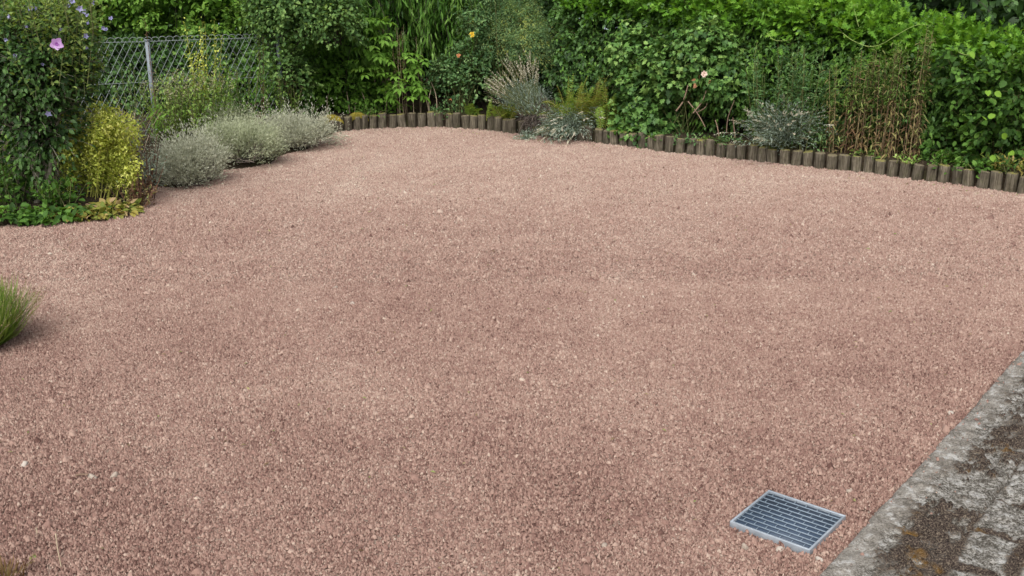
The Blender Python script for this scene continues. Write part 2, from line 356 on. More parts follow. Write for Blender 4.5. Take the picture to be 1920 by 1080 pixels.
def post_mat():
    m, nt, out = new_mat('weathered palisade timber')
    co = nt.nodes.new('ShaderNodeTexCoord'); inf = nt.nodes.new('ShaderNodeObjectInfo')
    off = nd(nt, 'ShaderNodeVectorMath', operation='ADD'); nt.links.new(co.outputs['Object'], off.inputs[0])
    cmb = nd(nt, 'ShaderNodeCombineXYZ'); k = math_n(nt, 'MULTIPLY', inf.outputs['Random'], 37.0)
    for i in range(3): nt.links.new(k, cmb.inputs[i])
    nt.links.new(cmb.outputs[0], off.inputs[1])
    mp = nd(nt, 'ShaderNodeMapping'); mp.inputs['Scale'].default_value = (1, 1, .07); nt.links.new(off.outputs[0], mp.inputs[0])
    g = noise(nt, 110, 5, .65, mp.outputs[0]); s = noise(nt, 16, 4, .6, off.outputs[0])
    col = ramp(nt, [(.28, (.022, .019, .015)), (.46, (.080, .070, .055)), (.60, (.142, .127, .102)), (.8, (.25, .23, .195))], g)
    col = mixc(nt, math_n(nt, 'MULTIPLY', math_n(nt, 'SUBTRACT', s, .47), 3.5, True), col, mixc(nt, 1.0, col, (.5, .48, .42), 'MULTIPLY'))
    tone = mixc(nt, inf.outputs['Random'], (.75, .72, .66), (1.25, 1.2, 1.1)); col = mixc(nt, 1.0, col, tone, 'MULTIPLY')
    geo = nt.nodes.new('ShaderNodeNewGeometry'); sx = nd(nt, 'ShaderNodeSeparateXYZ'); nt.links.new(geo.outputs['Normal'], sx.inputs[0])
    up = math_n(nt, 'MULTIPLY', math_n(nt, 'SUBTRACT', sx.outputs[2], .35), 2.2, True)
    n2 = noise(nt, 45, 4, .7, off.outputs[0])
    mz = math_n(nt, 'MULTIPLY', math_n(nt, 'ADD', math_n(nt, 'SUBTRACT', n2, .57), math_n(nt, 'MULTIPLY', inf.outputs['Random'], .25)), 5, True)
    col = mixc(nt, up, col, mixc(nt, mz, (.13, .108, .075), (.17, .16, .035)))
    low = noise(nt, 22, 4, .6, off.outputs[0])   # green algae in patches on the sides
    col = mixc(nt, math_n(nt, 'MULTIPLY', math_n(nt, 'SUBTRACT', low, .52), 3.0, True), col, mixc(nt, .5, col, (.075, .085, .03)))
    finish(nt, out, col, .9, .15, g, .006, .9); return m
M['post'] = post_mat()
def steel_mat():
    m, nt, out = new_mat('galvanised steel')
    co = nt.nodes.new('ShaderNodeTexCoord'); vo = nd(nt, 'ShaderNodeTexVoronoi', Scale=70.0); nt.links.new(co.outputs['Object'], vo.inputs['Vector'])
    n = noise(nt, 14, 5, .6, co.outputs['Object'])
    sep = nd(nt, 'ShaderNodeSeparateColor'); nt.links.new(vo.outputs['Color'], sep.inputs[0])
    col = ramp(nt, [(0, (.26, .30, .34)), (1, (.40, .44, .48))], mixc(nt, .5, sep.outputs[0], n))
    finish(nt, out, col, ramp(nt, [(.3, (.38,) * 3), (.7, (.62,) * 3)], n), .5, n, .001, .4, .55); return m
M['steel'] = steel_mat()
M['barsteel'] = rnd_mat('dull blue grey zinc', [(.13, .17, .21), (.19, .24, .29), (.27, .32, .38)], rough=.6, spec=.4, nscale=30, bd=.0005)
M['fencepost'] = rnd_mat('painted grey tube', [(.10, .12, .135), (.14, .165, .185), (.20, .22, .24)], rough=.6, spec=.4, nscale=12, bd=.001)
M['wire'] = rnd_mat('zinc wire', [(.13, .16, .155), (.19, .22, .215), (.26, .29, .28)], rough=.5, spec=.5)
M['pit'] = rnd_mat('shade blue pit plastic', [(.018, .030, .052), (.030, .048, .078), (.046, .07, .105)], rough=.55, spec=.4)  # blue-black colour stands in for the shade down inside the drain

# ------------------------------------------------------------------ ground, beds, gravel, paving
def poly_path(px, step, h=0.0):
    P = np.array([G(x, y, h)[:2] for x, y in px])
    for _ in range(3):                        # corner cutting keeps the line smooth
        Q = np.empty((2 * len(P) - 2, 2)); Q[0::2] = .75 * P[:-1] + .25 * P[1:]; Q[1::2] = .25 * P[:-1] + .75 * P[1:]
        P = np.concatenate([P[:1], Q, P[-1:]])
    d = np.concatenate([[0], np.cumsum(np.linalg.norm(np.diff(P, axis=0), axis=1))])
    s = np.arange(0, d[-1], step)
    return np.stack([np.interp(s, d, P[:, 0]), np.interp(s, d, P[:, 1])], 1)
PAL_PX = [(606, 251), (628, 248), (653, 246), (692, 241), (733, 239.5), (786, 238), (828, 237.5), (872, 240), (892, 242), (930, 246), (972, 251), (1040, 259), (1122, 267),
          (1155, 272), (1202, 277), (1255, 285), (1312, 289), (1372, 296), (1410, 300.6), (1476, 309), (1520, 313), (1564, 318), (1638, 323.6), (1688, 332), (1761, 339.5), (1814, 346.5), (1867, 354.6), (1920, 361.6), (2010, 374), (2120, 392)]
PAL = poly_path(PAL_PX, .1)
LEFT_PX = [(-400, 440), (0, 424), (60, 421), (110, 417), (170, 411), (215, 405), (243, 396), (258, 380), (266, 362), (285, 350), (330, 352), (400, 338), (420, 318), (470, 314), (512, 306), (530, 292), (570, 282), (600, 268), (622, 254), (640, 246)]
LEFT = [tuple(G(x, y)[:2]) for x, y in LEFT_PX] + [(-1.7, 13.5), (-9, 13.5)]
YARD = [(-9, .3), (-9, 11.6)] + [tuple(p) for p in PAL] + [(7.5, 6.2), (7.5, .3)]
E0 = G(1548, 1080)[:2]; E1 = G(1920, 665)[:2]; EU = (E1 - E0) / np.linalg.norm(E1 - E0); EV = np.array([EU[1], -EU[0]])
def gz(x, y): return .026 * (fbm(x * 1.1, y * 1.1, 3, 3) - .5) + .012 * (fbm(x * 11, y * 11, 9, 3) - .5)

def grid(x0, x1, y0, y1, step):
    nx = int((x1 - x0) / step) + 1; ny = int((y1 - y0) / step) + 1
    X, Y = np.meshgrid(np.linspace(x0, x1, nx), np.linspace(y0, y1, ny)); idx = np.arange(nx * ny).reshape(ny, nx)
    q = np.stack([idx[:-1, :-1], idx[:-1, 1:], idx[1:, 1:], idx[1:, :-1]], -1).reshape(-1, 4)
    return X.ravel(), Y.ravel(), q

V = np.array([(-900, -60, -.06), (900, -60, -.06), (900, 1800, -.06), (-900, 1800, -.06)], float)
structure('ground', mesh('ground', V, [[[0, 1, 2, 3]]]), M['lawn'], 'rough grassy ground reaching away behind the garden', 'ground')
V = np.array([(-60, 30, -.05), (60, 30, -.05), (60, 75, -.05), (-60, 75, -.05)], float)
structure('road', mesh('road', V, [[[0, 1, 2, 3]]]), M['asphalt'], 'pale grey asphalt road far behind the hedge', 'road')

X, Y, q = grid(-9, 7.5, .3, 12.2, .05)
structure('gravel_yard', mesh('gravel_yard', np.stack([X, Y, gz(X, Y) - .006], 1), [q], smooth=True), M['gravel_bed'], 'wide yard surfaced with reddish pink crushed stone', 'yard')

def seg_dist(X, Y, poly):
    d = np.full(X.shape, 1e9)
    for i in range(len(poly)):
        a = np.array(poly[i]); b = np.array(poly[(i + 1) % len(poly)]); ab = b - a
        t = np.clip(((X - a[0]) * ab[0] + (Y - a[1]) * ab[1]) / max((ab ** 2).sum(), 1e-9), 0, 1)
        d = np.minimum(d, np.hypot(X - a[0] - t * ab[0], Y - a[1] - t * ab[1]))
    return d
X, Y, q = grid(-9, -.9, 5.8, 13.4, .05)
sd = seg_dist(X, Y, LEFT) * np.where(inside(X, Y, LEFT), 1, -1)
Zb = np.clip(sd * .35 - .012, -.05, .06) + .03 * (fbm(X * 5, Y * 5, 21) - .5)
structure('flower_bed_soil', mesh('flower_bed_soil', np.stack([X, Y, Zb], 1), [q], smooth=True), M['soil'], 'dark soil of the planted bed left of the gravel', 'soil')
def bed_z(x, y):
    sd = seg_dist(np.array([x]), np.array([y]), LEFT)[0] * (1 if inside(np.array([x]), np.array([y]), LEFT)[0] else -1)
    return float(np.clip(sd * .35 - .012, -.02, .05))
# raised bed behind the palisade
tg = np.gradient(PAL, axis=0); tg /= np.linalg.norm(tg, axis=1, keepdims=True); BACK = np.stack([-tg[:, 1], tg[:, 0]], 1)
BEDZ = .115
ds = np.concatenate([[0.0], np.linspace(.06, 5, 50)])
_k = int(np.argmin(np.abs(PAL[:, 0] - G(1950, 366)[0]))) + 1
P2 = PAL[:_k, None] + BACK[:_k, None] * ds[None, :, None]
Zr = BEDZ + .05 * (fbm(P2[..., 0] * 4, P2[..., 1] * 4, 5) - .45) + np.minimum(ds, 1.2) * .04
Zr[:, 0] = -.03
idx = np.arange(P2.shape[0] * P2.shape[1]).reshape(P2.shape[:2])
q = np.stack([idx[:-1, :-1], idx[1:, :-1], idx[1:, 1:], idx[:-1, 1:]], -1).reshape(-1, 4)
structure('raised_bed_soil', mesh('raised_bed_soil', np.concatenate([P2.reshape(-1, 2), Zr.reshape(-1, 1)], 1), [q], smooth=True), M['soil'], 'dark soil of the raised bed held by the timber palisade', 'soil')

# crushed stone: every chip is real geometry
TRACKS = [[G(*p)[:2] for p in t] for t in (((40, 425), (110, 520), (215, 680), (330, 830), (520, 1075)), ((700, 300), (560, 420), (560, 560), (680, 760), (900, 1075)), ((1500, 330), (1250, 420), (1130, 560), (1180, 760), (1330, 1000)))]
def track(x, y):                              # faint worn wheel lines
    r = np.zeros(x.shape)
    for t in TRACKS:
        d = np.full(x.shape, 1e9)
        for a, b in zip(t[:-1], t[1:]):
            ab = b - a; q = np.clip(((x - a[0]) * ab[0] + (y - a[1]) * ab[1]) / (ab ** 2).sum(), 0, 1); d = np.minimum(d, np.hypot(x - a[0] - q * ab[0], y - a[1] - q * ab[1]))
        r = np.maximum(r, np.exp(-(d / .16) ** 2) * (.4 + .9 * fbm(x * 3, y * 3, 91, 2)))
    return r
def chips(rng, x, y, near):
    n = len(x); geo = Geo()
    a = np.clip(rng.lognormal(math.log(.0038), .40, n), .0018, .014) * (1.0 if near else 1.2)
    a = np.where(rng.uniform(0, 1, n) < .02, a * rng.uniform(1.3, 1.9, n), a)
    rot = rng.uniform(0, 6.283, n); k = 4 if near else 4
    ang = rot[:, None] + (np.arange(k)[None] + rng.uniform(-.3, .3, (n, k))) * 2 * np.pi / k
    rad = a[:, None] * rng.uniform(.65, 1.3, (n, k)); asp = rng.uniform(.40, .9, n)[:, None]
    bx = rad * np.cos(ang - rot[:, None]); by = rad * np.sin(ang - rot[:, None]) * asp
    c, s = np.cos(rot)[:, None], np.sin(rot)[:, None]
    dx = bx * c - by * s; dy = bx * s + by * c
    tx = rng.normal(0, .5, n)[:, None]; ty = rng.normal(0, .5, n)[:, None]; h = a * rng.uniform(.5, 1.25, n)
    z0 = gz(x, y) + rng.uniform(-.004, .004, n)
    spat = fbm(x * .45 + y * .25 + 3, y * 1.3 - x * .2, 31, 4) - .5
    tr = track(x, y); z0 = z0 - .003 * tr; h = h * (1 - .3 * np.minimum(tr, 1)); r = np.clip(  .48 + .055 * tr + spat * .20 + (np.clip((y - 3) / 6, 0, 1) - .5) * .22 + rng.normal(0, .16, n) + .15 * (fbm(x * 9, y * 9, 41, 2) - .5), 0, 1)
    low = np.stack([x[:, None] + dx, y[:, None] + dy, (z0 - .003)[:, None] + 0 * dx], -1)
    if near:                                 # a tilted ridge across the chip: angular crushed stone
        f = rng.uniform(.25, .75, n)[:, None]; m0 = low[:, 0] * (1 - f) + low[:, 1] * f; m1 = low[:, 2] * f + low[:, 3] * (1 - f); g = rng.uniform(.1, .38, n)[:, None]
        t0 = m0 * (1 - g) + m1 * g; t1 = m1 * (1 - g) + m0 * g; t0[:, 2] = z0 + h * rng.uniform(.35, 1.1, n); t1[:, 2] = z0 + h * rng.uniform(.35, 1.1, n)
        Vv = np.concatenate([low, t0[:, None], t1[:, None]], 1); fs = [np.array([[1, 2, 5, 4], [3, 0, 4, 5]]), np.array([[0, 1, 4], [2, 3, 5]])]
    else:
        top = np.stack([x + rng.normal(0, .35, n) * a, y + rng.normal(0, .35, n) * a, z0 + h], -1)[:, None]
        Vv = np.concatenate([low, top], 1); i = np.arange(k); fs = [np.stack([i, (i + 1) % k, np.full(k, k)], 1)]
    kk = Vv.shape[1]; b = (np.arange(n) * kk)[:, None, None]
    geo.add(Vv.reshape(-1, 3), [(f[None] + b).reshape(-1, f.shape[1]) for f in fs], np.repeat(r, kk))
    return geo
def yard_points(rng, n, y0, y1):
    yy = np.sqrt(rng.uniform(y0 ** 2, y1 ** 2, n)); xx = rng.uniform(-1, 1, n) * (yy * .55 + .35)
    v = (xx - E0[0]) * EV[0] + (yy - E0[1]) * EV[1]
    edge = -.012 + .03 * (fbm(xx * 6, yy * 6, 77, 2) - .5)
    k = inside(xx, yy, YARD) & (v < edge); k &= ~inside(xx, yy, LEFT)
    k &= ~inside(xx, yy, [tuple(p[:2]) for p in GR])
    return xx[k], yy[k]
GR = [G(*p, .016) for p in ((1440, 916), (1585.5, 964), (1520, 1030), (1370, 975.5))]
rng = RG(11)
tag(put('gravel', chips(rng, *yard_points(rng, 800000, 2.0, 5.3), True).mesh('gravel'), M['stone']), 'loose reddish pink stone chips covering the yard near the grate', 'gravel', kind='stuff')
tag(put('gravel', chips(rng, *yard_points(rng, 1150000, 5.3, 11.2), False).mesh('gravel'), M['stone']), 'loose pinkish tan stone chips covering the far half of the yard', 'gravel', kind='stuff')

def spilled():
    rng = RG(13); n = 420; u = rng.uniform(-.8, 4.4, n); v = rng.exponential(.045, n); x = E0[0] + EU[0] * u + EV[0] * v; y = E0[1] + EU[1] * u + EV[1] * v
    g = chips(rng, x, y, True); V = g.V[0].reshape(n, -1, 3); V[:, :, 2] += (.030 - gz(x, y))[:, None]; g.V[0] = V.reshape(-1, 3)
    tag(put('gravel', g.mesh('gravel'), M['stone']), 'stray stone chips spilled onto the concrete edging', 'gravel', kind='stuff')
spilled()
def around_grate():
    rng = RG(14); n = 260; e = rng.integers(0, 4, n); t = rng.uniform(0, 1, n); c = sum(GR) / 4; P = np.array([GR[i] * (1 - q) + GR[(i + 1) % 4] * q for i, q in zip(e, t)]); o = nrm(P - c) * rng.uniform(.001, .018, n)[:, None]; P = P + o
    g = chips(rng, P[:, 0], P[:, 1], True); V = g.V[0].reshape(n, -1, 3); V[:, :, 2] += rng.uniform(.002, .009, n)[:, None]; g.V[0] = V.reshape(-1, 3)
    tag(put('gravel', g.mesh('gravel'), M['stone']), 'stone chips heaped against the frame of the drain grate', 'gravel', kind='stuff')
around_grate()

# concrete edging and old mossy paving
def paving():
    u0, u1, v0, v1, st = -.9, 4.6, -.012, 2.0, .0075
    U_, V_, q = grid(u0, u1, v0, v1, st)
    wob = .012 * (fbm(U_ * 7, V_ * 7, 51, 3) - .5)
    X = E0[0] + U_ * EU[0] + (V_ + wob * (V_ < .05)) * EV[0]; Y = E0[1] + U_ * EU[1] + (V_ + wob * (V_ < .05)) * EV[1]
    w2 = V_ + .035 * (fbm(U_ * 5, V_ * 5, 52, 3) - .5); wu = U_ + .05 * (fbm(U_ * 4, V_ * 4, 53, 3) - .5)
    row = np.floor((w2 - .25) / .165); fv = (w2 - .25) / .165 - row
    fu = wu / .235 + row * .5; fu = fu - np.floor(fu)
    jd = np.minimum(np.minimum(fv, 1 - fv) * .165, np.minimum(fu, 1 - fu) * .235)          # distance to the nearest joint
    kerb = w2 < .12
    jd = np.where(kerb, np.maximum(.12 - w2, 0) + 0.02, jd); jd = np.where(~kerb & (w2 < .25), .02, jd)
    rough = fbm(U_ * 22, V_ * 22, 54, 4); fine = fbm(U_ * 90, V_ * 90, 55, 2)
    mo = fbm(U_ * 3.2, V_ * 5.5, 56, 4)
    moss = np.clip(1 - jd / (.018 + .06 * np.clip(mo - .45, 0, 1)), 0, 1) * np.clip((mo + .8 * rough + .4 * fine - 1.02) * 7, 0, 1)
    band = np.exp(-((w2 - .175) / .085) ** 2) * np.clip((fbm(U_ * 4.5, V_ * 6, 57, 4) + .9 * (rough - .5) + .8 * (fine - .5) - .555) * 8, 0, 1)     # moss cushions along the edging
    moss = np.clip(np.maximum(moss, band), 0, 1)
    z = .030 + .018 * (rough - .5) + .009 * (fine - .5) - .016 * np.exp(-(jd / .011) ** 2) * ~kerb + .014 * moss * (.4 + fine)
    z = z + .012 * (fbm(U_ * 1.5, V_ * 1.5, 58, 2) - .5)
    z = np.where(V_ < .008, z - (.008 - V_) ** 2 * 90 - .012 * (fbm(U_ * 30, V_ * 30, 59, 3) - .4) * (V_ < .006), z); z = np.where(V_ <= v0 + 1e-6, -.03, z)
    joint = np.exp(-(jd / .013) ** 2) * ~kerb
    me = mesh('paving', np.stack([X, Y, z], 1), [q], {'moss': moss, 'joint': joint * (.4 + .6 * np.clip((rough - .35) * 4, 0, 1)), 'kerb': np.clip((.10 + .10 * (rough - .5) - w2) * 25, 0, 1)}, smooth=True)
    m, nt, out = new_mat('old lichen covered concrete')
    co = nt.nodes.new('ShaderNodeTexCoord'); v = co.outputs['Object']
    a = noise(nt, 26, 6, .7, v); b = noise(nt, 95, 5, .7, v); c = noise(nt, 8, 5, .65, v); sp = noise(nt, 190, 3, .6, v)
    col = ramp(nt, [(.40, (.036, .031, .025)), (.47, (.098, .089, .075)), (.52, (.205, .193, .172)), (.60, (.37, .357, .33))], mixc(nt, .5, mixc(nt, .4, a, sp), b))
    kcol = ramp(nt, [(.38, (.06, .052, .043)), (.46, (.16, .145, .125)), (.53, (.26, .24, .212)), (.64, (.40, .38, .345))], mixc(nt, .35, mixc(nt, .5, a, sp), c))
    col = mixc(nt, attr(nt, 'kerb'), col, kcol)
    lich = math_n(nt, 'MULTIPLY', math_n(nt, 'SUBTRACT', a, .54), 9, True); col = mixc(nt, math_n(nt, 'MULTIPLY', lich, .75), col, (.40, .40, .385))
    dk = math_n(nt, 'MULTIPLY', math_n(nt, 'SUBTRACT', c, .53), 5, True); col = mixc(nt, math_n(nt, 'MULTIPLY', dk, .65), col, (.075, .066, .054))
    col = mixc(nt, math_n(nt, 'MULTIPLY', attr(nt, 'joint'), .85), col, (.05, .038, .028))
    mk = math_n(nt, 'MULTIPLY', math_n(nt, 'ADD', attr(nt, 'moss'), math_n(nt, 'MULTIPLY', math_n(nt, 'SUBTRACT', mixc(nt, .5, b, sp), .62), 1.5)), 4, True)
    mcol = ramp(nt, [(.40, (.020, .014, .012)), (.50, (.058, .043, .035)), (.60, (.120, .095, .072)), (.70, (.21, .175, .13))], sp)
    n2 = noise(nt, 6.5, 3, .6, v)
    mcol = mixc(nt, math_n(nt, 'MULTIPLY', math_n(nt, 'SUBTRACT', n2, .595), 9, True), mcol, (.16, .085, .016))
    col = mixc(nt, mk, col, mcol)
    finish(nt, out, col, .95, .12, mixc(nt, .5, b, sp), .012, .9)
    structure('paving', me, m, 'old grey concrete edging and paving blocks with lichen and dark moss', 'paving')
paving()

# ------------------------------------------------------------------ drain grate
def drain_grate():
    c = sum(GR) / 4; c[2] = 0
    ex = nrm((GR[1] - GR[0]) + (GR[2] - GR[3])); ey = np.array([-ex[1], ex[0], 0]); ez = np.array([0, 0, 1.])
    W = .5 * (np.linalg.norm(GR[1] - GR[0]) + np.linalg.norm(GR[2] - GR[3])) / 2; H = .5 * (np.linalg.norm(GR[3] - GR[0]) + np.linalg.norm(GR[2] - GR[1])) / 2
    t = thing('drain_grate', 'square galvanised steel drain grate set into the gravel beside the paving', 'drain grate', c)
    o = c; top = .013
    g = Geo(); r = .0034; A = [ex, ey, ez]
    g.box(c + ey * (H - r) + ez * (top - .016), A, (W, r, .016)); g.box(c - ey * (H - r) + ez * (top - .016), A, (W, r, .016))
    for s in (-1, 1): g.box(c + ex * s * (W - r) + ez * (top - .016), A, (r, H - 2 * r, .0157))
    fr = put('frame', g.mesh('frame', o), M['steel'], t)
    b = fr.modifiers.new('bevel', 'BEVEL'); b.width = .0012; b.segments = 2
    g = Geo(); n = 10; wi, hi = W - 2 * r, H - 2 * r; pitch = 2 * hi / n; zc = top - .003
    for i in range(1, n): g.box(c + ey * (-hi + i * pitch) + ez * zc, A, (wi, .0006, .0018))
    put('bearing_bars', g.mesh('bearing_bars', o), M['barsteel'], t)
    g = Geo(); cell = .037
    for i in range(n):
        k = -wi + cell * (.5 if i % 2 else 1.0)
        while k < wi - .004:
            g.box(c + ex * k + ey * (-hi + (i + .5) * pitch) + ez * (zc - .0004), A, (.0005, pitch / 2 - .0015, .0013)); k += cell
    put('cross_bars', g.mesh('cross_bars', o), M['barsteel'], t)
    g = Geo(); g.box(c + ez * .002, A, (wi - .001, hi - .001, .0032))  # shallow floor close under the bars, painted dark in place of shaded depth
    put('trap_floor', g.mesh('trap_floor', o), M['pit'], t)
drain_grate()

# ------------------------------------------------------------------ timber palisade: every post a thing
def post_mesh(seed):
    r = RG(seed); n = 18; a = np.arange(n) * 2 * np.pi / n
    rad = .0435 * (1 + .04 * np.sin(a * 2 + r.uniform(0, 6)) + .03 * np.sin(a * 3 + r.uniform(0, 6)) + r.normal(0, .012, n))
    for k in r.integers(0, n, 2): rad[k] -= .006                                   # drying cracks
    h = 1.0; tilt = r.normal(0, .05, 2)
    rings = [(-.6, 1.0), (.25, 1.0), (.6, .99), (.92, .985), (.975, .93), (1.0, .78)]
    V = []
    for z, s in rings:
        x = rad * s * np.cos(a); y = rad * s * np.sin(a)
        zz = .15 * z + (x * tilt[0] + y * tilt[1]) * (z > .8) * 2 + r.normal(0, .0012, n) * (z > .8)
        V.append(np.stack([x, y, zz], 1))
    V.append(np.array([[0, 0, .15 * 1.012 + r.normal(0, .001)]])); V = np.concatenate(V)
    idx = np.arange(n); fs = []
    for j in range(len(rings) - 1): fs.append(np.stack([idx + j * n, (idx + 1) % n + j * n, (idx + 1) % n + (j + 1) * n, idx + (j + 1) * n], 1))
    j = len(rings) - 1; cap = np.stack([idx + j * n, (idx + 1) % n + j * n, np.full(n, (j + 1) * n)], 1)
    me = mesh('palisade_post', V, [np.concatenate(fs), cap], smooth=True); me.materials.append(M['post'])
    return me
ORD = 'first second third fourth fifth sixth seventh eighth ninth tenth eleventh twelfth thirteenth fourteenth fifteenth sixteenth seventeenth eighteenth nineteenth twentieth'.split()
ORD += ['twenty-' + o for o in ORD[:9]] + ['thirtieth'] + ['thirty-' + o for o in ORD[:9]] + ['fortieth']
def proj(p):
    d = np.array(p) - np.array([0, 0, CAM_H]); z = d[1] * CT - d[2] * ST
    return 960 + F_PX * d[0] / z, 540 - F_PX * (d[1] * ST + d[2] * CT) / z
posts = []; pm = [post_mesh(s) for s in range(8)]; r = RG(5)
for i, p in enumerate(PAL):
    p = p + r.normal(0, .007, 2)
    px, py = proj((p[0], p[1], 0))
    if px > 1935: break
    h = np.interp(px, [600, 800, 1100, 1400, 1600, 1900], [.152, .152, .14, .136, .128, .132]) * r.uniform(.89, 1.06)
    o = bpy.data.objects.new('palisade_post', pm[i % 8] if i < 8 else pm[int(r.integers(8))]); C.objects.link(o)
    o.location = (p[0], p[1], 0); o.scale = (1, 1, h / .15); o.rotation_euler = (r.normal(0, .04), r.normal(0, .04), r.uniform(0, 6.28))
    posts.append((px, o))
secs = [(0, 985, 'weathered round timber edging post at the back, {} from the mossy left end', False),
        (985, 1420, 'short grey brown edging post, {} right of the sprawling silver lavender', False),
        (1420, 2000, 'short mossy-topped edging post, {} counted leftwards from the right edge', True)]
for a, b, txt, rev in secs:
    sec = [o for px, o in posts if a <= px < b]
    for k, o in enumerate(sec[::-1] if rev else sec):
        tag(o, txt.format(ORD[k]), 'edging post', 'round timber posts of the palisade edging')

# ------------------------------------------------------------------ wire mesh fence on the left
def fence():
    a = np.array([-4.9, 9.30, 0]); b = np.array([-2.30, 10.66, 0]); Lf = np.linalg.norm(b - a); e = (b - a) / Lf; up = np.array([0, 0, 1.]); n = np.array([-e[1], e[0], 0])
    t = thing('wire_fence', 'pale grey diamond wire mesh fence with looped top edge behind the weeds', 'fence', a)
    H, p, zb = .945, .066, .02; g = Geo(); sl = 1.75; run = (H - zb) / sl
    k = np.arange(-run, Lf, p); r = RG(3)
    for sgn, rad in ((1, .0026), (-1, .0013)):
        for s in k:
            s0, s1 = s, s + run; z0, z1 = zb, H
            if s0 < 0: z0 = zb + (-s0) * sl; s0 = 0
            if s1 > Lf: z1 = H - (s1 - Lf) * sl; s1 = Lf
            if sgn < 0: z0, z1 = H + zb - z0, H + zb - z1
            q = np.array([a + e * s0 + up * z0 + n * .003 * sgn, a + e * (s0 + s1) / 2 + up * ((z0 + z1) / 2) + n * (.003 * sgn + r.normal(0, .004)), a + e * s1 + up * z1 + n * .003 * sgn])
            tubes(g, [q], rad, rad, r.uniform(.2, .9), 4)
    put('wire_mesh', g.mesh('wire_mesh', a), M['wire'], t)
    g = Geo(); th = np.linspace(0, np.pi, 9)
    for s in np.arange(.03, Lf - .05, p):
        w = p * .62
        q = a + e * (s + w * (1 - np.cos(th)) / 1)[:, None] + up * (H - .01 + (.045 + r.normal(0, .002)) * np.sin(th))[:, None] + n * .005
        tubes(g, [q], .0023, .0023, r.uniform(.3, .9), 4)
    put('looped_top', g.mesh('looped_top', a), M['wire'], t)
    g = Geo()
    for z in (H - .004, .56, .10):
        s = np.linspace(0, Lf, 12); q = a + e * s[:, None] + up * (z + r.normal(0, .003, 12))[:, None] - n * .005
        tubes(g, [q], .0024, .0024, .5, 4)
    put('tension_wire', g.mesh('tension_wire', a), M['wire'], t)
    for px in (277, 521, 60):
        d = ray(px, 100); d2 = d[:2]; M2 = np.array([[d2[0], -e[0]], [d2[1], -e[1]]]); s = np.linalg.solve(M2, a[:2])[1]
        q = a + e * s - n * .03
        g = Geo(); tubes(g, [[q + up * -.1, q + up * (H + .005)]], .021, .021, .5, 12, True); g.box(q + up * (H + .007), [e, n, up], (.023, .023, .006), .4)
        put('post', g.mesh('post', a), M['fencepost'], t)
fence()

# ------------------------------------------------------------------ plants: general builders
def plant(name, label, cat, base, parts, group=None):
    """parts: (part name, Geo, material)"""
    t = thing(name, label, cat, base, group)
    for pn, g, m in parts:
        if g is not None and g.n: put(pn, g.mesh(pn, base), M[m] if isinstance(m, str) else m, t)
    return t
def fan_dirs(rng, n, spread, lean=(0, 0)):
    a = rng.uniform(0, 6.283, n); r = np.sqrt(rng.uniform(0, 1, n)) * spread
    return nrm(np.stack([r * np.cos(a) + lean[0], r * np.sin(a) + lean[1], np.ones(n)], 1))
def clump(rng, base, n, rad, H, spread, nl, ll, lw, lean=(0, 0), droop=.05, tpl=OVAL, r0=.004, start=.15, hvar=.2, geoS=None, geoL=None, **kw):
    """upright stems from a base disc with leaves along them"""
    S = geoS or Geo(); Lg = geoL or Geo()
    a = rng.uniform(0, 6.283, n); rr = np.sqrt(rng.uniform(0, 1, n)) * rad
    O = np.stack([base[0] + rr * np.cos(a), base[1] + rr * np.sin(a), np.full(n, base[2])], 1)
    D = fan_dirs(rng, n, spread, lean) + np.stack([np.cos(a), np.sin(a), 0 * a], 1) * (rr / max(rad, 1e-6) * spread * .5)[:, None]; D = nrm(D)
    L = H * rng.uniform(1 - hvar, 1 + hvar, n)
    tubes(S, curve(O, D, L, droop, T7), r0, r0 * .4, rng.uniform(0, 1, n))
    Ls = Leaves(); Ls.add(*shoots(rng, O, D, L, nl, ll, lw, droop=droop, start=start, **kw)); Ls.to(Lg, tpl, rng)
    return S, Lg, (O, D, L)
def dome_pts(rng, n, c, rad, zmin=-.2, nz=.25, seed=0, inner=0.0):
    d = nrm(rng.normal(0, 1, (n * 3, 3))); d = d[d[:, 2] > zmin][:n]
    f = 1 + nz * (fbm(np.arctan2(d[:, 1], d[:, 0]) * 1.9 + 7, d[:, 2] * 2.6, seed, 3) - .5) * 2
    f = f * (1 - inner * rng.uniform(0, 1, len(d)) ** 2)
    return np.asarray(c) + d * np.asarray(rad) * f[:, None], d
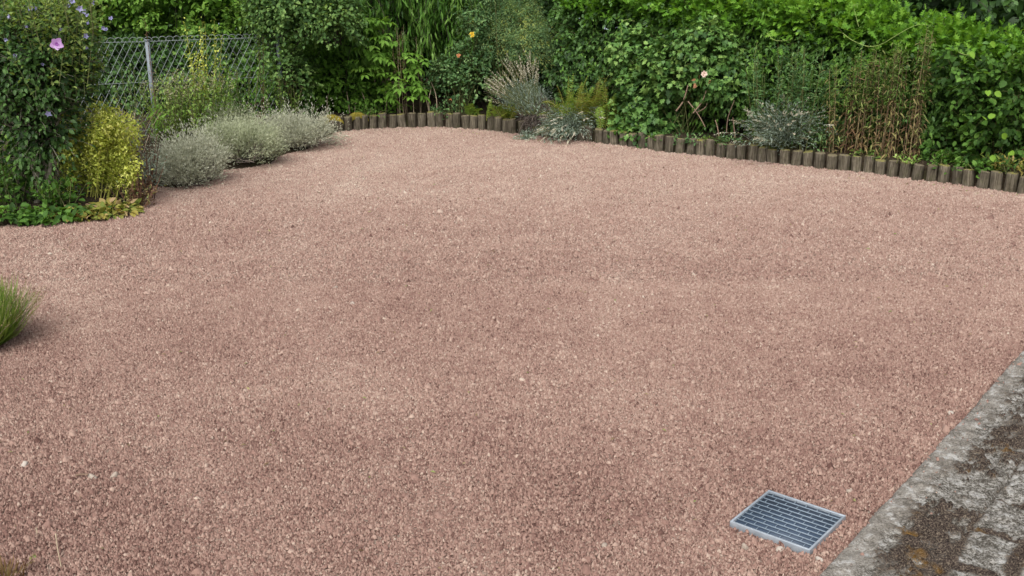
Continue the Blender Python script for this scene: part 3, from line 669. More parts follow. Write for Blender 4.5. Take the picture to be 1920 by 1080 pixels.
def dome(rng, c, rad, n, L, nl, ll, lw, base, tpl=OVAL, zmin=-.3, nz=.25, up=.5, seed=1, inner=.35, nstem=40, r0=.006, geoL=None, geoS=None, fill=0, fl=.06, **kw):
    """leafy shoots over a lumpy rounded volume, with stems from the base"""
    Lg = geoL or Geo(); S = geoS or Geo(); Ls = Leaves()
    O, d = dome_pts(rng, n, c, rad, zmin, nz, seed, inner)
    D = nrm(d * .8 + np.array([0, 0, up]) + rng.normal(0, .35, d.shape))
    Ln = L * rng.uniform(.6, 1.3, len(O))
    Ls.add(*shoots(rng, O, D, Ln, nl, ll, lw, **kw))
    if fill:
        q, _ = dome_pts(rng, fill, c, rad, -1, nz, seed, 0); q = np.asarray(c) + (q - c) * rng.uniform(.2, .85, (len(q), 1)) ** .6
        Ls.add(*rand_leaves(rng, q, fl, fl * .6))
    Ls.to(Lg, tpl, rng)
    tubes(S, curve(O, D, Ln, kw.get('droop', .15), T4), r0 * .35, r0 * .2, rng.uniform(0, 1, len(O)), 3)
    if nstem:
        k = rng.choice(len(O), min(nstem, len(O)), replace=False); b = np.asarray(base) + rng.normal(0, 1, (len(k), 3)) * np.array([.05, .05, 0])
        e = O[k]; m1 = b * .6 + e * .4 + rng.normal(0, .03, e.shape) + np.array([0, 0, .1]) * np.asarray(rad)[2]; m2 = b * .2 + e * .8 + rng.normal(0, .02, e.shape)
        tubes(S, np.stack([b, m1, m2, e], 1), r0, r0 * .4, rng.uniform(0, 1, len(k)))
    return S, Lg
def wavy(rng, a, b, n, amp):
    t = np.linspace(0, 1, n)[:, None]; p = np.asarray(a) * (1 - t) + np.asarray(b) * t
    p[1:-1] += rng.normal(0, amp, (n - 2, 3)); return p
def limb(g, rng, pts, r0, r1, rnd=.5, sides=7):
    """a bent branch through points, smoothed"""
    P = np.asarray(pts, float)
    for _ in range(2):
        Q = np.empty((2 * len(P) - 2, 3)); Q[0::2] = .75 * P[:-1] + .25 * P[1:]; Q[1::2] = .25 * P[:-1] + .75 * P[1:]; P = np.concatenate([P[:1], Q, P[-1:]])
    tubes(g, [P], r0, r1, rnd, sides)
def bloom(g, rng, c, n, R, face=(0, -1, .4), cup=.3, w=.8, rb=.6, tpl=OVAL):
    f = nrm(np.asarray(face, float)); e1 = nrm(np.cross(f, [0.1, 0, 1.])); e2 = np.cross(f, e1)
    a = np.arange(n) * 2 * np.pi / n + rng.uniform(0, 6)
    T = e1 * np.cos(a)[:, None] + e2 * np.sin(a)[:, None]; T = T + f * cup + rng.normal(0, .08, T.shape); N = np.tile(f, (n, 1)) - T * cup * .5
    L = Leaves(); L.add(np.tile(np.asarray(c, float), (n, 1)), T, N, R * rng.uniform(.9, 1.1, n), R * w, np.clip(rng.normal(rb, .15, n), 0, 1)); L.to(g, tpl, rng)
SOIL = BEDZ
_ppx = np.array([proj((p[0], p[1], 0))[0] for p in PAL])
def YP(px, off=0.0): return float(np.interp(px, _ppx, PAL[:, 1])) + off

# ------------------------------------------------------------------ far trees and shrubs behind the garden
def tree(name, label, cat, base, h, crown, seed, mat, ll, lw, n, tpl=OVAL, bark='darkbark', L=.35, group=None, **kw):
    rng = RG(seed); S = Geo(); Lg = Geo(); base = np.asarray(base, float)
    limb(S, rng, [base + [0, 0, -.1], base + [.05, 0, h * .3], base + [-.04, .05, h * .65], base + [.02, 0, h * .95]], .10, .02)
    for c, r_ in crown:
        dome(rng, base + c, r_, n, L, 9, ll, lw, base + [0, 0, h * .35], tpl, zmin=-.9, seed=seed, geoL=Lg, geoS=S, nstem=10, r0=.018, fill=n * 5, fl=ll * 1.5, inner=.4, **kw)
    return plant(name, label, cat, base, [('trunk', S, bark), ('crown', Lg, mat)], group)
FARL = ['dark broad-leaved tree beyond the garden, leftmost behind the wire fence', 'dark broad-leaved tree rising behind the drooping long-leaved tree', 'dark broad-leaved tree behind the grey feathery plant',
        'dark broad-leaved tree behind the middle of the clipped hedge', 'dark large-leaved tree with black gaps behind the hedge at upper right', 'dark large-leaved tree behind the far right end of the hedge']
for i, (x, y, h, w) in enumerate([(-5.6, 15.2, 4.2, 1.6), (-2.4, 15.6, 4.8, 1.7), (-.35, 15.8, 4.6, 1.35), (3.3, 14.8, 4.3, 1.5), (5.6, 13.2, 4.0, 1.5), (8.1, 12.4, 4.2, 1.5)]):
    tree('broadleaf_tree', FARL[i], 'tree', (x, y, -.05), h, [((0, 0, 1.0), (w, .9, .95)), ((.2, .1, h - 1.6), (w * .9, 1.0, 1.3))], 100 + i, 'dark', .15, .10, 620, droop=.3, ldroop=.5, rb=.45,
         group='dark trees beyond the garden')

# hedge along the right side, in three plants
HEDGE_PX = [(985, 252), (1122, 265), (1255, 283), (1410, 299), (1564, 317), (1688, 331), (1814, 345), (1920, 360), (2080, 384), (2200, 402)]
HB = poly_path(HEDGE_PX, .02); tgh = np.gradient(HB, axis=0); tgh /= np.linalg.norm(tgh, axis=1, keepdims=True); HN = np.stack([-tgh[:, 1], tgh[:, 0]], 1)
HPX = np.array([proj((p[0], p[1], 0))[0] for p in HB])
def hedge_top(px): return np.interp(px, [985, 1100, 1200, 1300, 1500, 1600, 1700, 1800, 1920, 2200], [1.36, 1.36, 1.31, 1.32, 1.23, 1.08, 1.0, .97, .94, .90])
def hedge(label, p0, p1, seed, n, kinds, thick=.72, off=.40):
    """kinds: front leaf sets (material, template, leaf length, leaf width, share)"""
    rng = RG(seed); k0 = np.searchsorted(HPX, p0); k1 = np.searchsorted(HPX, p1)
    base = np.array([*(HB[(k0 + k1) // 2] + HN[(k0 + k1) // 2] * (off + thick / 2)), SOIL])
    S = Geo(); parts = []
    def pts(m, front):
        k = rng.integers(k0, min(k1, len(HB) - 1), m); b = HB[k]; nn = HN[k]; ht = hedge_top(HPX[k]); s = k * .02
        if front:
            z = SOIL + .02 + (ht - SOIL) * rng.uniform(0, 1, m) ** .85; dep = off + .16 * (fbm(s * 2.3, z * 2.3, seed, 3) - .5) * 2 + rng.uniform(0, 1, m) ** 1.6 * .28 + .16 * (z / ht) ** 2 + .10 * (z < .35)
            nor = np.stack([-nn[:, 0], -nn[:, 1], 0 * z + .35], 1)
        else:
            dep = off + rng.uniform(.02, 1, m) * thick; z = ht + .14 * (fbm(s * 2.6, dep * 3, seed + 9, 3) - .5) * 2 - rng.uniform(0, 1, m) ** 2 * .12 - .10 * (1 - np.clip((dep - off) / .3, 0, 1)); nor = np.stack([-nn[:, 0] * .45, -nn[:, 1] * .45, 0 * z + 1], 1)
        return np.stack([b[:, 0] + nn[:, 0] * dep, b[:, 1] + nn[:, 1] * dep, z], 1), nor, z / ht
    for mat, tpl, ll, lw, share, rb in kinds:
        O, nor, zr = pts(int(n * share), True); D = nrm(nor + rng.normal(0, .45, nor.shape)); L = .20 * rng.uniform(.5, 1.4, len(O)); g = Geo(); Ls = Leaves()
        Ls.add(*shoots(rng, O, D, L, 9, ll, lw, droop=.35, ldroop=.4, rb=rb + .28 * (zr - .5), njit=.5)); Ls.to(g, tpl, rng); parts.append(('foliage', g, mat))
        tubes(S, curve(O, D, L, .35, T4), .0018, .001, rng.uniform(0, 1, len(O)), 3)
    g = Geo(); Ls = Leaves(); O, nor, zr = pts(int(n * .9), True); k = zr > .66 + .22 * fbm(O[:, 0] * 2.2, zr * 3, seed + 3, 3); O, nor = O[k] - nrm(nor[k]) * -.03, nor[k]; D = nrm(nor + [0, 0, .5] + rng.normal(0, .4, nor.shape)); L = .18 * rng.uniform(.5, 1.4, len(O))
    Ls.add(*shoots(rng, O, D, L, 8, .105, .068, ang=50, droop=.15, ldroop=.12, rb=.42, rt=.35, njit=.5))
    O, nor, _ = pts(int(n * .50), False); D = nrm(nor + rng.normal(0, .38, nor.shape)); L = .19 * rng.uniform(.5, 1.5, len(O))
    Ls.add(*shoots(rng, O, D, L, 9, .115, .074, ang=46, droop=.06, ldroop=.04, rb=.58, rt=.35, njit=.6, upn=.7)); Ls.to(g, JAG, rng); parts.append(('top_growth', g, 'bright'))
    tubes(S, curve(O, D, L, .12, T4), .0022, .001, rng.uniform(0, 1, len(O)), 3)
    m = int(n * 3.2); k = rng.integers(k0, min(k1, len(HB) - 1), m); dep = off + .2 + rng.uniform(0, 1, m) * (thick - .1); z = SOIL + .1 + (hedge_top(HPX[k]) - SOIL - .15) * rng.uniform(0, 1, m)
    g = Geo(); Ls = Leaves(); P = np.stack([HB[k, 0] + HN[k, 0] * dep, HB[k, 1] + HN[k, 1] * dep, z], 1); Ls.add(*rand_leaves(rng, P, .095, .06, .25)); Ls.to(g, DIAM, rng); parts.append(('inner_foliage', g, 'dark'))  # inner leaves given a dark colour for the shade inside the hedge
    m = int((k1 - k0) * .02 * 14); k = rng.integers(k0, min(k1, len(HB) - 1), m); dep = off + .2 + rng.uniform(0, .4, m)
    a = np.stack([HB[k, 0] + HN[k, 0] * dep, HB[k, 1] + HN[k, 1] * dep, np.full(m, SOIL - .03)], 1); e = a + np.stack([rng.normal(0, .16, m), rng.normal(-.05, .1, m), rng.uniform(.5, .95, m)], 1)
    B = Geo(); tubes(B, np.stack([a, a * .7 + e * .3 + rng.normal(0, .02, a.shape), a * .3 + e * .7 + rng.normal(0, .03, a.shape), e], 1), .010, .004, rng.uniform(0, 1, m), 5); parts += [('branches', B, 'bark'), ('twigs', S, 'stem')]
    return plant('hedge', label, 'hedge', base, parts, 'hedge plants along the right side of the yard')
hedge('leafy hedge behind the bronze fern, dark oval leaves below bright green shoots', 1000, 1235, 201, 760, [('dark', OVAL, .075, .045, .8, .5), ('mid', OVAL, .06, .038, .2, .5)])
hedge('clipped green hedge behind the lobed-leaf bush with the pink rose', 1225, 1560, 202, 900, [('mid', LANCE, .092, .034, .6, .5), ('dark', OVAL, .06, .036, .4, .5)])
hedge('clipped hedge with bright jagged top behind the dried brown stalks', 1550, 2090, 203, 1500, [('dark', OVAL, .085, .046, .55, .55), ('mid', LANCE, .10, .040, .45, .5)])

# ------------------------------------------------------------------ thicket at the back, from the fence to the hedge
def back_shrub(name, label, cat, c, rad, seed, mat, n, ll, lw, base=None, tpl=OVAL, stem='darkbark', L=.25, nl=9, fill=None, group=None, **kw):
    rng = RG(seed); c = np.asarray(c, float); b = np.array([c[0], c[1], SOIL]) if base is None else np.asarray(base, float)
    kw.setdefault('nz', .3); kw.setdefault('droop', .3); kw.setdefault('ldroop', .35); kw.setdefault('zmin', -.75)
    S, Lg = dome(rng, c, rad, n, L, nl, ll, lw, b, tpl, seed=seed, fill=n * 2 if fill is None else fill, fl=ll * 1.2, **kw)
    return plant(name, label, cat, b, [('stems', S, stem), ('foliage', Lg, mat)], group)
# behind the fence
p = U(330, 20, 12.6); back_shrub('leafy_shrub', 'bright green leafy shrub rising above the wire fence', 'shrub', (p[0] - .1, 12.5, 1.30), (1.25, .5, .62), 301, 'lush', 1000, .085, .055, base=(p[0], 12.5, -.05), rb=.72, up=.9, upn=1.8)
p = U(60, 60, 12.4); back_shrub('leafy_shrub', 'green shrub behind the fence, hidden by the flowering hibiscus', 'shrub', (p[0] - .2, 12.6, 1.3), (1.0, .5, .9), 302, 'mid', 500, .08, .05, base=(p[0], 12.6, -.05), rb=.6)
p = U(250, 150, 12); back_shrub('dark_shrub', 'dark blue-green shrub seen through the fence left of the middle post', 'shrub', (p[0], 12.0, .36), (.62, .4, .40), 303, 'dark', 420, .09, .055, base=(p[0], 12.2, -.05), rb=.4)
p = U(400, 160, 12); back_shrub('dark_shrub', 'dark ivy-like shrub seen through the fence right of the middle post', 'shrub', (p[0], 12.0, .36), (.66, .4, .40), 304, 'ivy', 420, .08, .08, base=(p[0], 12.2, -.05), tpl=IVY, rb=.25)
# thicket
back_shrub('dark_shrub', 'dark shaded shrub deep in the thicket under the drooping tree', 'shrub', (-1.1, 12.7, .85), (1.4, .5, .9), 305, 'mid', 900, .085, .05, rb=.4)
back_shrub('dark_shrub', 'dark shaded shrub behind the yellow rose bush', 'shrub', (.15, 12.3, .75), (.75, .5, .85), 306, 'dark', 600, .08, .05, rb=.5)

def sapling():
    rng = RG(310); b = U(545, 205, 10.72); b[2] = .03; S = Geo(); Lg = Geo()
    k1 = U(528, 130, 10.7); k2 = U(512, 85, 10.7); k3 = U(560, 78, 10.75); top = U(520, -30, 10.7); k4 = U(600, 40, 10.85)
    limb(S, rng, [b, b * .5 + k1 * .5 + [.02, 0, 0], k1, k2, top], .020, .008); limb(S, rng, [k1, k1 * .4 + k3 * .6 + [.02, 0, .02], k3, k4], .012, .005)
    for px, py, r1, r2, n in ((560, 22, .42, .24, 420), (520, 25, .22, .22, 240), (625, 45, .25, .20, 200), (545, -40, .5, .25, 240), (525, 100, .10, .18, 80), (548, 150, .12, .2, 80)):
        c = U(px, py, 10.7)
        dome(rng, c, (r1, .32, r2), n, .18, 8, .060, .043, c - [0, 0, r2], OVAL, zmin=-.7, seed=311 + px, geoL=Lg, geoS=S, nstem=12, r0=.005, droop=.3, ldroop=.4, rb=.45, rl=.25)
    plant('rose_tree', 'small dark-trunked tree with rounded pale green leaves at the fence end', 'tree', b, [('trunk', S, 'darkbark'), ('crown', Lg, 'lightrose')])
sapling()
back_shrub('leafy_shrub', 'mid green broad-leaved shrub low beneath the small dark-trunked tree', 'shrub', U(585, 165, 11.3), (.5, .28, .42), 312, 'lush', 420, .07, .045, rb=.22, tpl=OVAL)

back_shrub('leafy_shrub', 'broad-leaved shrub left of the light green paired-leaflet shrub, behind the pale twigs', 'shrub', U(640, 165, 11.45), (.34, .2, .32), 313, 'lush', 240, .085, .052, rb=.35)
def weeping():
    rng = RG(320); b = np.array([U(760, 150, 12)[0], 12.1, SOIL]); S = Geo(); Lg = Geo(); Ls = Leaves()
    limb(S, rng, [b, b + [.05, 0, .6], b + [-.05, -.1, 1.2], b + [.1, 0, 2.3]], .06, .03)
    n = 1000; px = rng.uniform(590, 905, n); py = rng.uniform(-190, 66, n); Yd = rng.uniform(11.2, 12.4, n)
    py = np.where(np.abs(px - 760) > 90, py - (np.abs(px - 760) - 90) * .25, py)
    O = np.array([U(a, c, y) for a, c, y in zip(px, py, Yd)])
    D = nrm(np.stack([rng.normal(0, .5, n), rng.normal(-.5, .3, n), rng.normal(-.35, .3, n)], 1)); L = rng.uniform(.22, .45, n)
    Ls.add(*shoots(rng, O, D, L, 15, .135, .027, ang=40, droop=.55, ldroop=1.4, rb=.5, rt=.2, njit=.5, taper=.3, upn=.4)); 
    q = np.array([U(a, c, y) for a, c, y in zip(rng.uniform(590, 910, 3000), rng.uniform(-190, 60, 3000), rng.uniform(11.9, 13, 3000))]); P_, T_, N_, a_, b_, R_ = rand_leaves(rng, q, .14, .035, .15); Ls.add(P_, T_ + [0, 0, -1.5], N_, a_, b_, R_)
    Ls.to(Lg, LANCE, rng); tubes(S, curve(O, D, L, .55, T7), .004, .0015, rng.uniform(0, 1, n), 4)
    for i in rng.choice(n, 26, replace=False): limb(S, rng, [b + [.05, -.05, rng.uniform(1, 2)], (b + [0, 0, 1.7]) * .5 + O[i] * .5 + [0, 0, .12], O[i]], .018, .005)
    # two long arching branches hung with leaves, lower left
    for pts in (((612, 48), (560, 62), (590, 74), (640, 84), (690, 92)), ((560, 120), (600, 128), (650, 122), (690, 104))):
        P = np.array([U(x, y, 11.25) for x, y in pts]); limb(S, rng, P, .006, .002)
        m = 34; t = np.linspace(0, len(P) - 1.01, m); i = t.astype(int); f = (t - i)[:, None]; Q = P[i] * (1 - f) + P[i + 1] * f
        T = np.stack([rng.normal(.2, .25, m), rng.normal(-.2, .25, m), np.full(m, -1.)], 1); Ls2 = Leaves(); Ls2.add(Q, T, rng.normal(0, .5, (m, 3)) + [0, -1, .2], .12 * rng.uniform(.8, 1.2, m), .03, np.clip(rng.normal(.7, .2, m), 0, 1)); Ls2.to(Lg, LANCE, rng)
    plant('weeping_tree', 'tree with long drooping narrow leaves hanging over the back of the yard', 'tree', b, [('trunk', S, 'darkbark'), ('crown', Lg, 'peach')])
weeping()

def compound(rng, geo, O, D, L, npair, ll, lw, droop=.35, rb=.6, tpl=OVAL):
    """pinnate leaves: pairs of leaflets in one plane plus an end leaflet"""
    O = np.asarray(O, float); D = nrm(np.asarray(D, float)); S = len(O); L = np.broadcast_to(np.asarray(L, float), (S,)); t = np.linspace(.35, .95, npair)[None].repeat(S, 0)
    P = curve(O, D, L, droop, t); A = nrm(D[:, None] + np.array([0, 0, -2.]) * (droop * t)[..., None]); side = nrm(np.cross(A, np.array([0, 0, 1.])))
    N = np.cross(side, A); Ls = Leaves(); r = np.clip(np.broadcast_to(rb, (S,))[:, None] + rng.normal(0, .15, (S, 1)) + rng.normal(0, .1, (S, npair)), 0, 1)
    for s in (-1, 1):
        T = nrm(side * s * .85 + A * .5 + np.array([0, 0, -.25]) + rng.normal(0, .12, A.shape))
        Ls.add(P.reshape(-1, 3), T.reshape(-1, 3), (N + rng.normal(0, .2, N.shape)).reshape(-1, 3), (ll * rng.uniform(.8, 1.15, t.shape)).ravel(), lw, r.ravel())
    e = curve(O, D, L, droop, np.ones((S, 1)))[:, 0]; Ls.add(e, A[:, -1], N[:, -1], ll * 1.15, lw * 1.1, r[:, -1]); Ls.to(geo, tpl, rng)
def elder():
    rng = RG(330); b = U(725, 212, YP(725, .25)); b[2] = SOIL; S = Geo(); Lg = Geo()
    tips = [(668, 30), (690, 40), (655, 38), (712, 52), (705, 72), (735, 66), (680, 92), (705, 98), (730, 92), (755, 100), (690, 118), (720, 125), (742, 118), (765, 130), (700, 140), (730, 150), (755, 155), (772, 150), (705, 165), (740, 172), (722, 185), (760, 178), (715, 108), (745, 140), (778, 108), (690, 132), (735, 200), (775, 165)]
    O = []; D = []
    for x, y in tips:
        e = U(x, y, YP(725) + rng.uniform(.05, .4)); m = np.array([U(722, min(y + 40, 195), 11.2)[0], 11.25, e[2] - .06]); limb(S, rng, [b, b * .4 + m * .6, m, e], .007, .0025)
        for k in range(4): O.append(e + rng.normal(0, .03, 3)); D.append([rng.normal(.1, .7), -.6 + rng.normal(0, .4), rng.normal(.1, .35)])
    compound(rng, Lg, O, D, rng.uniform(.10, .19, len(O)), 3, .078, .034, .3, .55); plant('elder_bush', 'fresh light green shrub with paired leaflets at the centre back', 'shrub', b, [('stems', S, 'stem'), ('foliage', Lg, 'lush')])
elder()

def seed_stalks(name, label, px, py0, py1, Y, n, w, seed, mat='dry', H=None):
    rng = RG(seed); Y = YP(px, .14); b = U(px, py0, Y); b[2] = SOIL; h = U(px, py1, Y)[2] - SOIL
    S, Lg, _ = clump(rng, b, n, w, h, .05, 46, .022, .010, r0=.0035, droop=.01, start=.12, tpl=DIAM, rb=.45, hvar=.12, taper=.2, ang=45)
    return plant(name, label, 'dried plant', b, [('stalks', S, 'drystem'), ('seed_heads', Lg, mat)])  # second part is the seed heads along the stalks, not leaves
seed_stalks('dried_stalks', 'tall bunch of dry brown seed stalks standing before the light green shrub', 756, 208, 62, 11.0, 7, .06, 340)
seed_stalks('dried_stalks', 'thin lone dry seed stalk right of the tall brown bunch', 791, 207, 82, 11.0, 2, .015, 341)
def bare_twigs(label, specs, seed, Y=11.1):
    rng = RG(seed); b = U(*specs[0][0], Y); b[2] = SOIL; parts = []
    for pts in specs:
        g = Geo(); P = np.array([U(x, y, Y) for x, y in pts]); P[0, 2] = SOIL - .02; limb(g, rng, P, .007, .003, .7, 5); parts.append(('twig', g, 'drystem'))
    return plant('bare_twigs', label, 'bare twigs', b, parts)
bare_twigs('pale bare twigs under the dark thicket left of centre', [((616, 212), (612, 190), (618, 168)), ((656, 210), (653, 190), (650, 172)), ((664, 208), (666, 195), (673, 180)), ((692, 210), (685, 190), (678, 172)), ((574, 205), (580, 192), (583, 178))], 350)
bare_twigs('pale forked bare twigs left of the yellow rose bush', [((806, 208), (800, 190), (796, 165)), ((806, 208), (803, 188), (808, 168)), ((819, 208), (819, 180), (809, 155)), ((776, 210), (775, 195), (774, 180)), ((724, 210), (725, 190), (723, 172))], 351)

def rose_bush():
    rng = RG(360); b = U(862, 215, YP(862, .2)); b[2] = SOIL; S = Geo(); Lg = Geo()
    for px, py, w, h, n in ((850, 132, .17, .14, 120), (888, 100, .14, .20, 120), (845, 165, .22, .16, 90), (895, 150, .16, .2, 100), (890, 40, .09, .16, 60)):
        c = U(px, py, YP(px, .28)); dome(rng, c, (w, .2, h), n, .16, 7, .050, .034, b, OVAL, zmin=-.7, seed=px, geoL=Lg, geoS=S, nstem=6, r0=.004, droop=.35, rb=.42, rl=.25)
    t = plant('rose_bush', 'loose rose bush with one yellow bloom at the back edging', 'rose bush', b, [('stems', S, 'stem'), ('foliage', Lg, 'ivyrose')])
    g = Geo(); c = U(885, 65, YP(885, .02)); [bloom(g, rng, c, 6, R, (0, -1, .3), cp, .95, .6, ROUND) for R, cp in ((.032, .25), (.026, .8), (.018, 1.6))]; put('yellow_bloom', g.mesh('yellow_bloom', b), M['yellow'], t)
    g = Geo(); c = U(860, 104, YP(860, .02)); [bloom(g, rng, c, 5, R, (0, -1, .2), cp, .9, .5, ROUND) for R, cp in ((.024, .3), (.017, 1.2))]; put('orange_bloom', g.mesh('orange_bloom', b), M['orange'], t); g = Geo(); bloom(g, rng, U(845, 186, YP(845, .05)), 3, .018, (0, -1, 0), .5, .5, .4); put('orange_bloom', g.mesh('orange_bloom', b), M['orange'], t)
rose_bush()

def feathery():
    rng = RG(370); b = U(955, 215, YP(955, .45)); b[2] = SOIL; S = Geo(); Lg = Geo()
    for px, py, w, h, n, rb in ((930, 40, .24, .20, 190, .35), (975, 55, .2, .2, 170, .5), (940, 90, .25, .18, 160, .35), (990, 95, .18, .2, 120, .5), (955, -20, .3, .2, 150, .35)):
        c = U(px, py, YP(px, .6)); dome(rng, c, (w, .25, h), n, .2, 28, .038, .0085, b, DIAM, zmin=-.6, seed=px, geoL=Lg, geoS=S, nstem=5, r0=.004, droop=.45, rb=rb, ang=70, up=.7)
    plant('feathery_shrub', 'fine feathery grey-green plant behind the tall straw-coloured lavender', 'shrub', b, [('stems', S, 'stem'), ('foliage', Lg, 'feather')])
feathery()

# ------------------------------------------------------------------ plants along the edging, centre and right
def spiky_lavender():
    rng = RG(400); b = G(1003, 240, .10); b[2] = .12; S = Geo(); Lg = Geo(); Sp = Geo(); Wd = Geo()
    n = 74; tx = rng.uniform(905, 1012, n); ty = 96 + ((tx - 985) / 80) ** 2 * 58 + rng.uniform(-6, 42, n); E = np.array([U(x, y, YP(1000) + rng.uniform(-.25, .3)) for x, y in zip(tx, ty)])
    O = b + rng.normal(0, 1, (n, 3)) * [.06, .05, .0] + [0, 0, .12]; D = E - O; L = np.linalg.norm(D, axis=1); D = nrm(D)
    tubes(S, curve(O, D, L, .03, T7), .0022, .0014, rng.uniform(0, 1, n), 3)
    Ls = Leaves(); Ls.add(*shoots(rng, O, D, L * .62, 16, .045, .006, ang=28, droop=.02, rb=.45, start=.1, ldroop=.05)); Ls.to(Lg, DIAM, rng)
    Ls = Leaves(); Ls.add(*shoots(rng, O + D * (L * .72)[:, None], D, L * .28, 26, .014, .009, ang=50, droop=.02, rb=.6, start=0., ldroop=.0, taper=.3, jitter=.002)); Ls.to(Sp, DIAM, rng)
    # dense low leaves and the dead woody base
    O2, d2 = dome_pts(rng, 130, U(985, 190, YP(985, .08)), (.16, .12, .08), -.4); Ls = Leaves(); Ls.add(*shoots(rng, O2, d2 + [-.3, -.2, .7], .14, 14, .04, .006, ang=32, rb=.5)); Ls.to(Lg, DIAM, rng)
    c = U(1008, 212, YP(1008, -.02)); m = 420; O3, d3 = dome_pts(rng, m, c, (.13, .12, .15), -.8, inner=.9); D3 = nrm(d3 * .5 + [-.1, -.5, .1] + rng.normal(0, .45, d3.shape)); tubes(Wd, curve(O3, D3, rng.uniform(.06, .18, m), .35, T4), .0028, .0012, rng.uniform(0, .8, m), 3)
    for x, y in ((985, 246), (1000, 252), (1022, 250), (1040, 244), (975, 240)): limb(Wd, rng, [b, U(1005, 225, YP(1005, -.05)), G(x, y, .02)], .006, .003, .6, 4)
    plant('lavender', 'tall lavender fan of straw-coloured spikes over a dead woody base', 'lavender', b, [('stems', S, 'stem'), ('foliage', Lg, 'silver'), ('flower_spikes', Sp, 'spike'), ('dead_wood', Wd, 'deadwood')])  # the straw-coloured part is the flower spikes, not leaves
spiky_lavender()

def frond_set(rng, geo, S, O, D, L, droop, npin, pl, pw, rb):
    O = np.asarray(O, float); D = nrm(np.asarray(D, float)); n = len(O); t = np.linspace(.10, 1, npin)[None].repeat(n, 0)
    P = curve(O, D, L, droop, t); A = nrm(D[:, None] + np.array([0, 0, -2.]) * (droop[:, None] * t)[..., None]); side = nrm(np.cross(A, np.array([0, 0, 1.]) + rng.normal(0, .3, (n, 1, 3)))); N = np.cross(side, A)
    prof = np.sin(np.clip(t * .86 + .12, 0, 1) * np.pi) ** .8 + .05; Ls = Leaves(); r = np.clip(np.asarray(rb)[:, None] + rng.normal(0, .10, t.shape), 0, 1)
    for s in (-1, 1):
        T = nrm(side * s + A * .35 + rng.normal(0, .06, A.shape)); Ls.add(P.reshape(-1, 3), T.reshape(-1, 3), (N + rng.normal(0, .15, N.shape)).reshape(-1, 3), (prof * pl * (L / L.mean())[:, None]).ravel(), pw, r.ravel())
    Ls.to(geo, LANCE, rng); tubes(S, curve(O, D, L, droop, T7), .003, .001, rng.uniform(0, 1, n), 4)
def fern(label, px, py, Y, n, Lm, seed, lean=0.0, rbm=.45):
    rng = RG(seed); b = U(px, py, YP(px, .16)); b[2] = SOIL - .01; S = Geo(); Lg = Geo(); a = rng.uniform(0, 6.283, n)
    D = np.stack([np.cos(a) * .75 + lean, np.sin(a) * .55 - .15, rng.uniform(.8, 3.6, n)], 1); L = Lm * rng.uniform(.75, 1.2, n)
    frond_set(rng, Lg, S, b + rng.normal(0, 1, (n, 3)) * [.11, .05, 0] * (Lm / .5), D, L, rng.uniform(.15, .6, n), 19, .062, .0085, np.clip(rng.normal(rbm, .32, n), 0, 1))
    return plant('fern', label, 'fern', b, [('stalks', S, 'goldstem'), ('fronds', Lg, 'fern')])
fern('large bronze and yellow-green fern leaning over the timber edging', 1098, 240, 9.95, 52, .60, 410, .05)
fern('green fern with drooping fronds right of the big bronze one', 1148, 246, 9.95, 22, .44, 413, .05, .8)
fern('small yellowing fern at the back edging beside the lavender spikes', 948, 222, 10.65, 14, .30, 411, -.1, .6)
fern('low green fern fronds behind the edging under the rose bush', 892, 214, 10.9, 9, .20, 412, -.1, .85)

def sprawling(name, label, px, py, Y, z, n, Lm, seed, dirf, mats=('stem', 'silver', 'spike'), ll=.04, lw=.0065, nl=22, spike=.25, rad=.06):
    rng = RG(seed); b = U(px, py, Y); b[2] = z; S = Geo(); Lg = Geo(); Sp = Geo()
    O = b + rng.normal(0, 1, (n, 3)) * [rad, rad * .8, .01]; D = nrm(dirf(rng, n)); L = Lm * rng.uniform(.6, 1.2, n); dr = .28
    tubes(S, curve(O, D, L, dr, T7), .0025, .0014, rng.uniform(0, 1, n), 3)
    Ls = Leaves(); Ls.add(*shoots(rng, O, D, L, nl, ll, lw, ang=38, droop=dr, ldroop=.05, rb=.5, start=.12, taper=.25)); Ls.to(Lg, DIAM, rng)
    if spike:
        k = rng.uniform(0, 1, n) < spike; e = curve(O[k], D[k], L[k], dr, np.array([[.92]]))[:, 0]; D2 = nrm(D[k] + [0, 0, -2 * dr])
        Ls = Leaves(); Ls.add(*shoots(rng, e, D2, np.full(len(e), .085), 18, .014, .010, ang=50, droop=.1, rb=.6, start=0, ldroop=0, taper=.3, jitter=.002)); Ls.to(Sp, DIAM, rng)
    return plant(name, label, 'lavender', b, [('stems', S, mats[0]), ('foliage', Lg, mats[1]), ('flower_spikes', Sp, mats[2])])  # last part is the flower spikes at the shoot tips
p = G(1062, 262, 0)
sprawling('lavender', 'silver lavender sprawling over the edging onto the gravel below the fern', 1075, 232, p[1] + .02, .10, 190, .38, 420, lambda r, n: np.stack([r.normal(-.35, .5, n), r.normal(-.45, .35, n), r.uniform(.1, .75, n)], 1))
p = G(983, 262, 0)
sprawling('silver_sprig', 'small silver blue sprig lying on the gravel at the back edging', 986, 259, p[1], .01, 34, .09, 421, lambda r, n: np.stack([r.normal(0, .6, n), r.normal(-.2, .5, n), r.uniform(.3, .9, n)], 1), spike=0, ll=.03, lw=.008, nl=12, rad=.03)
p = G(1452, 302, 0)
sprawling('lavender', 'silver-leaved lavender with straw spikes beside the tall dark willowherb', 1462, 285, YP(1462, .10), .13, 170, .50, 422, lambda r, n: np.stack([r.normal(-.18, .42, n), r.normal(-.3, .3, n), r.uniform(.5, 1.2, n)], 1), spike=.35, nl=30)

